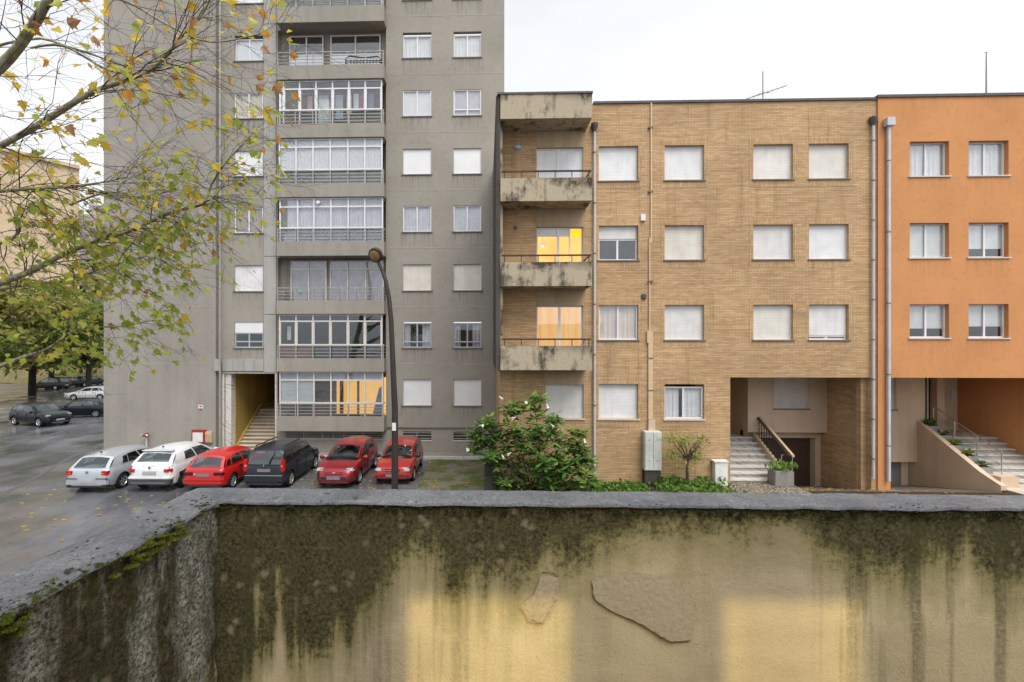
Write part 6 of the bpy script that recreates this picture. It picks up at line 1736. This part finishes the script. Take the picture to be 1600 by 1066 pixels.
# flowering shrub in front of the brick house
random.seed(33)
def lance_mesh(m):
    pts = [(0, 0, 0), (.16, .28, .03), (.15, .58, .0), (0, 1, -.16), (-.15, .58, .0), (-.16, .28, .03)]
    mb = MB(); mb.v = pts+[(0, .45, -.03)]
    for i in range(6): mb.f.append((6, i, (i+1) % 6)); mb.m.append(0)
    return mb.mesh('leaf', M[m]), pts+[(0, .45, -.03)]
SLa, LP = lance_mesh('shrub_a'); SLb, _ = lance_mesh('shrub_b')
sh = thing('flowering_shrub', 'large leafy shrub with white trumpet flowers against the brick wall', 'shrub', (PX(835, 16.2), 16.2, YARD))
sc0 = Vector((PX(838, 16.0), 16.1, YARD)); blobs = []
for (px, py, r) in ((800, 640, 18), (835, 632, 20), (775, 668, 24), (845, 665, 30), (880, 690, 28), (755, 690, 14), (805, 700, 32), (850, 710, 34), (900, 705, 22), (790, 735, 30), (840, 745, 36), (890, 740, 34), (915, 720, 14), (760, 660, 12), (868, 655, 12), (905, 678, 10), (820, 680, 30), (872, 728, 30), (765, 712, 12), (915, 748, 20), (745, 678, 10), (742, 700, 9)):
    Yb_ = random.uniform(15.6, 16.5); blobs.append((P(px, py, Yb_), r*Yb_/FPX))
allv = []
stems = 0
for c, r in blobs:
    MB().tube([sc0+jitter(.12)*Vector((1, 1, 0)).length*.5, sc0.lerp(c, .5)+jitter(.15), c], [.03, .02, .008], 5).build('stem', M['twig'], sh)
    for k_ in range(max(3, int(23*r/.6))):
        v = jitter(1).normalized()*random.uniform(.45, 1.0); tip = c+Vector((v.x*r, v.y*r*.8, v.z*r))
        for j in range(random.randint(7, 11)):
            th = j*2.4+random.random(); up = random.uniform(-.75, .35)
            d = Vector((math.cos(th), math.sin(th), up)).normalized(); s_ = random.uniform(.18, .40)
            z_ = d.cross(Vector((-math.sin(th), math.cos(th), random.uniform(-.3, .3)))).normalized(); x_ = d.cross(z_)
            Mx = Matrix.Translation(tip+d*.02) @ Matrix(((x_.x, d.x, -z_.x, 0), (x_.y, d.y, -z_.y, 0), (x_.z, d.z, -z_.z, 0), (0, 0, 0, 1))) @ Matrix.Diagonal((s_, s_, s_, 1))
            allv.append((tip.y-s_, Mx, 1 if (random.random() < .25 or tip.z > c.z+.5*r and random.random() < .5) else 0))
allv.sort(key=lambda q: q[0])
smb = MB(); sinv = Matrix.Translation(-sh.location)
for i, (_, Mx, m) in enumerate(allv):
    if i < 300:
        o = bpy.data.objects.new('leaf', SLb if m else SLa); C.objects.link(o); o.parent = sh; o.matrix_parent_inverse = sinv; o.matrix_basis = Mx
    else:
        n0 = len(smb.v); smb.v += [tuple(Mx @ Vector(q)) for q in LP]
        for j in range(6): smb.f.append((n0+6, n0+j, n0+(j+1) % 6)); smb.m.append(m)
o = smb.build('foliage', [M['shrub_a'], M['shrub_b']], sh); o['kind'] = 'stuff'
for (px, py) in ((783, 622), (823, 629), (803, 653), (752, 665), (863, 665), (730, 702), (796, 709), (786, 714), (914, 690), (850, 666), (856, 636)):
    p = P(px, py, 15.5); d = Vector((random.uniform(-.6, .6), -.6, random.uniform(-.8, .3))).normalized()
    Mf = Matrix.Translation(p) @ d.to_track_quat('Z', 'Y').to_matrix().to_4x4()
    MB().lathe([(.008, -.12), (.014, -.05), (.026, .03), (.055, .075)], 8, Mf).build('flower', M['flower'], sh, 60)
# pale bush by the cabinet
bs = thing('small_bush', 'small pale green bush tree beside the meter cabinet', 'bush', (PX(1075, 17.0), 17.0, YARD))
b0 = Vector((PX(1075, 17.0), 17.0, YARD)); top_ = P(1075, 715, 17.0)
MB().tube([b0, b0.lerp(top_, .6)+Vector((-.03, 0, 0)), top_], [.06, .05, .035], 7).build('trunk', M['twig'], bs, 60)
lm = MB()
for (px, py) in ((1042, 678), (1050, 690), (1060, 700), (1066, 686), (1078, 690), (1086, 682), (1092, 692), (1102, 688), (1098, 702), (1070, 706), (1085, 708), (1058, 715), (1046, 700), (1090, 715), (1065, 722)):
    e = P(px+random.uniform(-7, 7), py+random.uniform(-9, 9), 16.9+random.uniform(-.4, .4))
    MB().tube([top_+Vector((0, 0, -.1)), top_.lerp(e, .5)+jitter(.05), e], [.025, .014, .005], 5).build('limb', M['twig'], bs)
    for _ in range(random.randint(40, 95)):
        p = e+Vector((random.gauss(0, .13), random.gauss(0, .13), random.gauss(-.02, .09))); a = jitter(1).normalized()*random.uniform(.03, .065); b = a.cross(jitter(1)).normalized()*a.length*.45
        lm.quad(p-a, p-b, p+a, p+b)
o = lm.build('foliage', M['olive'], bs); o['kind'] = 'stuff'
# climbing sprig at the downpipe
# ground cover along the brick wall
gc = MB()
for _ in range(5200):
    px = random.choice((random.uniform(925, 1010), random.uniform(1030, 1120), random.uniform(780, 1145)))
    x = PX(px, 16.8); y = random.uniform(15.6, 17.55); hh_ = .55*max(.1, .35+.8*mnoise.noise((x*1.3, y*1.3, 0)))
    if 1007 < px < 1037: hh_ *= .4
    p = Vector((x, y, YARD+random.random()*hh_)); a = jitter(1).normalized()*random.uniform(.05, .11); b = a.cross(jitter(1)).normalized()*a.length*.5
    gc.quad(p-a, p-b, p+a, p+b, 0 if random.random() < .8 else 1)
tag(gc.build('ground_cover', [M['cover'], M['shrub_a']]), 'low green ground cover plants along the foot of the brick wall', 'ground cover', kind='stuff')
# fallen leaves
random.seed(55)
fl = MB(); fm = ['lf_yellow', 'lf_orange', 'lf_brown', 'lf_lime']
def fallen(x, y, z, s_):
    a = random.uniform(0, 6.28); m = random.choices(range(4), [.35, .25, .3, .1])[0]; n0 = len(fl.v); c, s = math.cos(a), math.sin(a)
    tilt = random.uniform(-.25, .25)
    fl.v.append((x-.35*s_*s, y+.35*s_*c, z+.008))
    for (u, v, w_) in LEAF: fl.v.append((x+(u*c-v*s)*s_, y+(u*s+v*c)*s_, z+.008+max(0, (w_+tilt*u+.1)*s_*.5)))
    for j in range(len(LEAF)): fl.f.append((n0, n0+1+j, n0+1+(j+1) % len(LEAF))); fl.m.append(m)
for _ in range(260): fallen(random.uniform(-17, -2.2), random.uniform(14.5, 23), .002, random.uniform(.08, .18))
for _ in range(160): fallen(random.uniform(-9, -.2), random.gauss(18.5, 2), .008, random.uniform(.08, .17))
for _ in range(260): fallen(random.uniform(-26, -6), random.uniform(6, 18), .002, random.uniform(.08, .16))
for _ in range(110):
    yy = random.uniform(16.0, 20.3); fallen(random.uniform(11.7, 16.5), yy, YARD+.006 if yy < 16.9 else YARD+.006-(yy-16.9)*.2487, random.uniform(.08, .15))
tag(fl.build('fallen_leaves', [M[m] for m in fm]), 'scattered yellow and brown leaves on the wet ground', 'fallen leaves', kind='stuff')
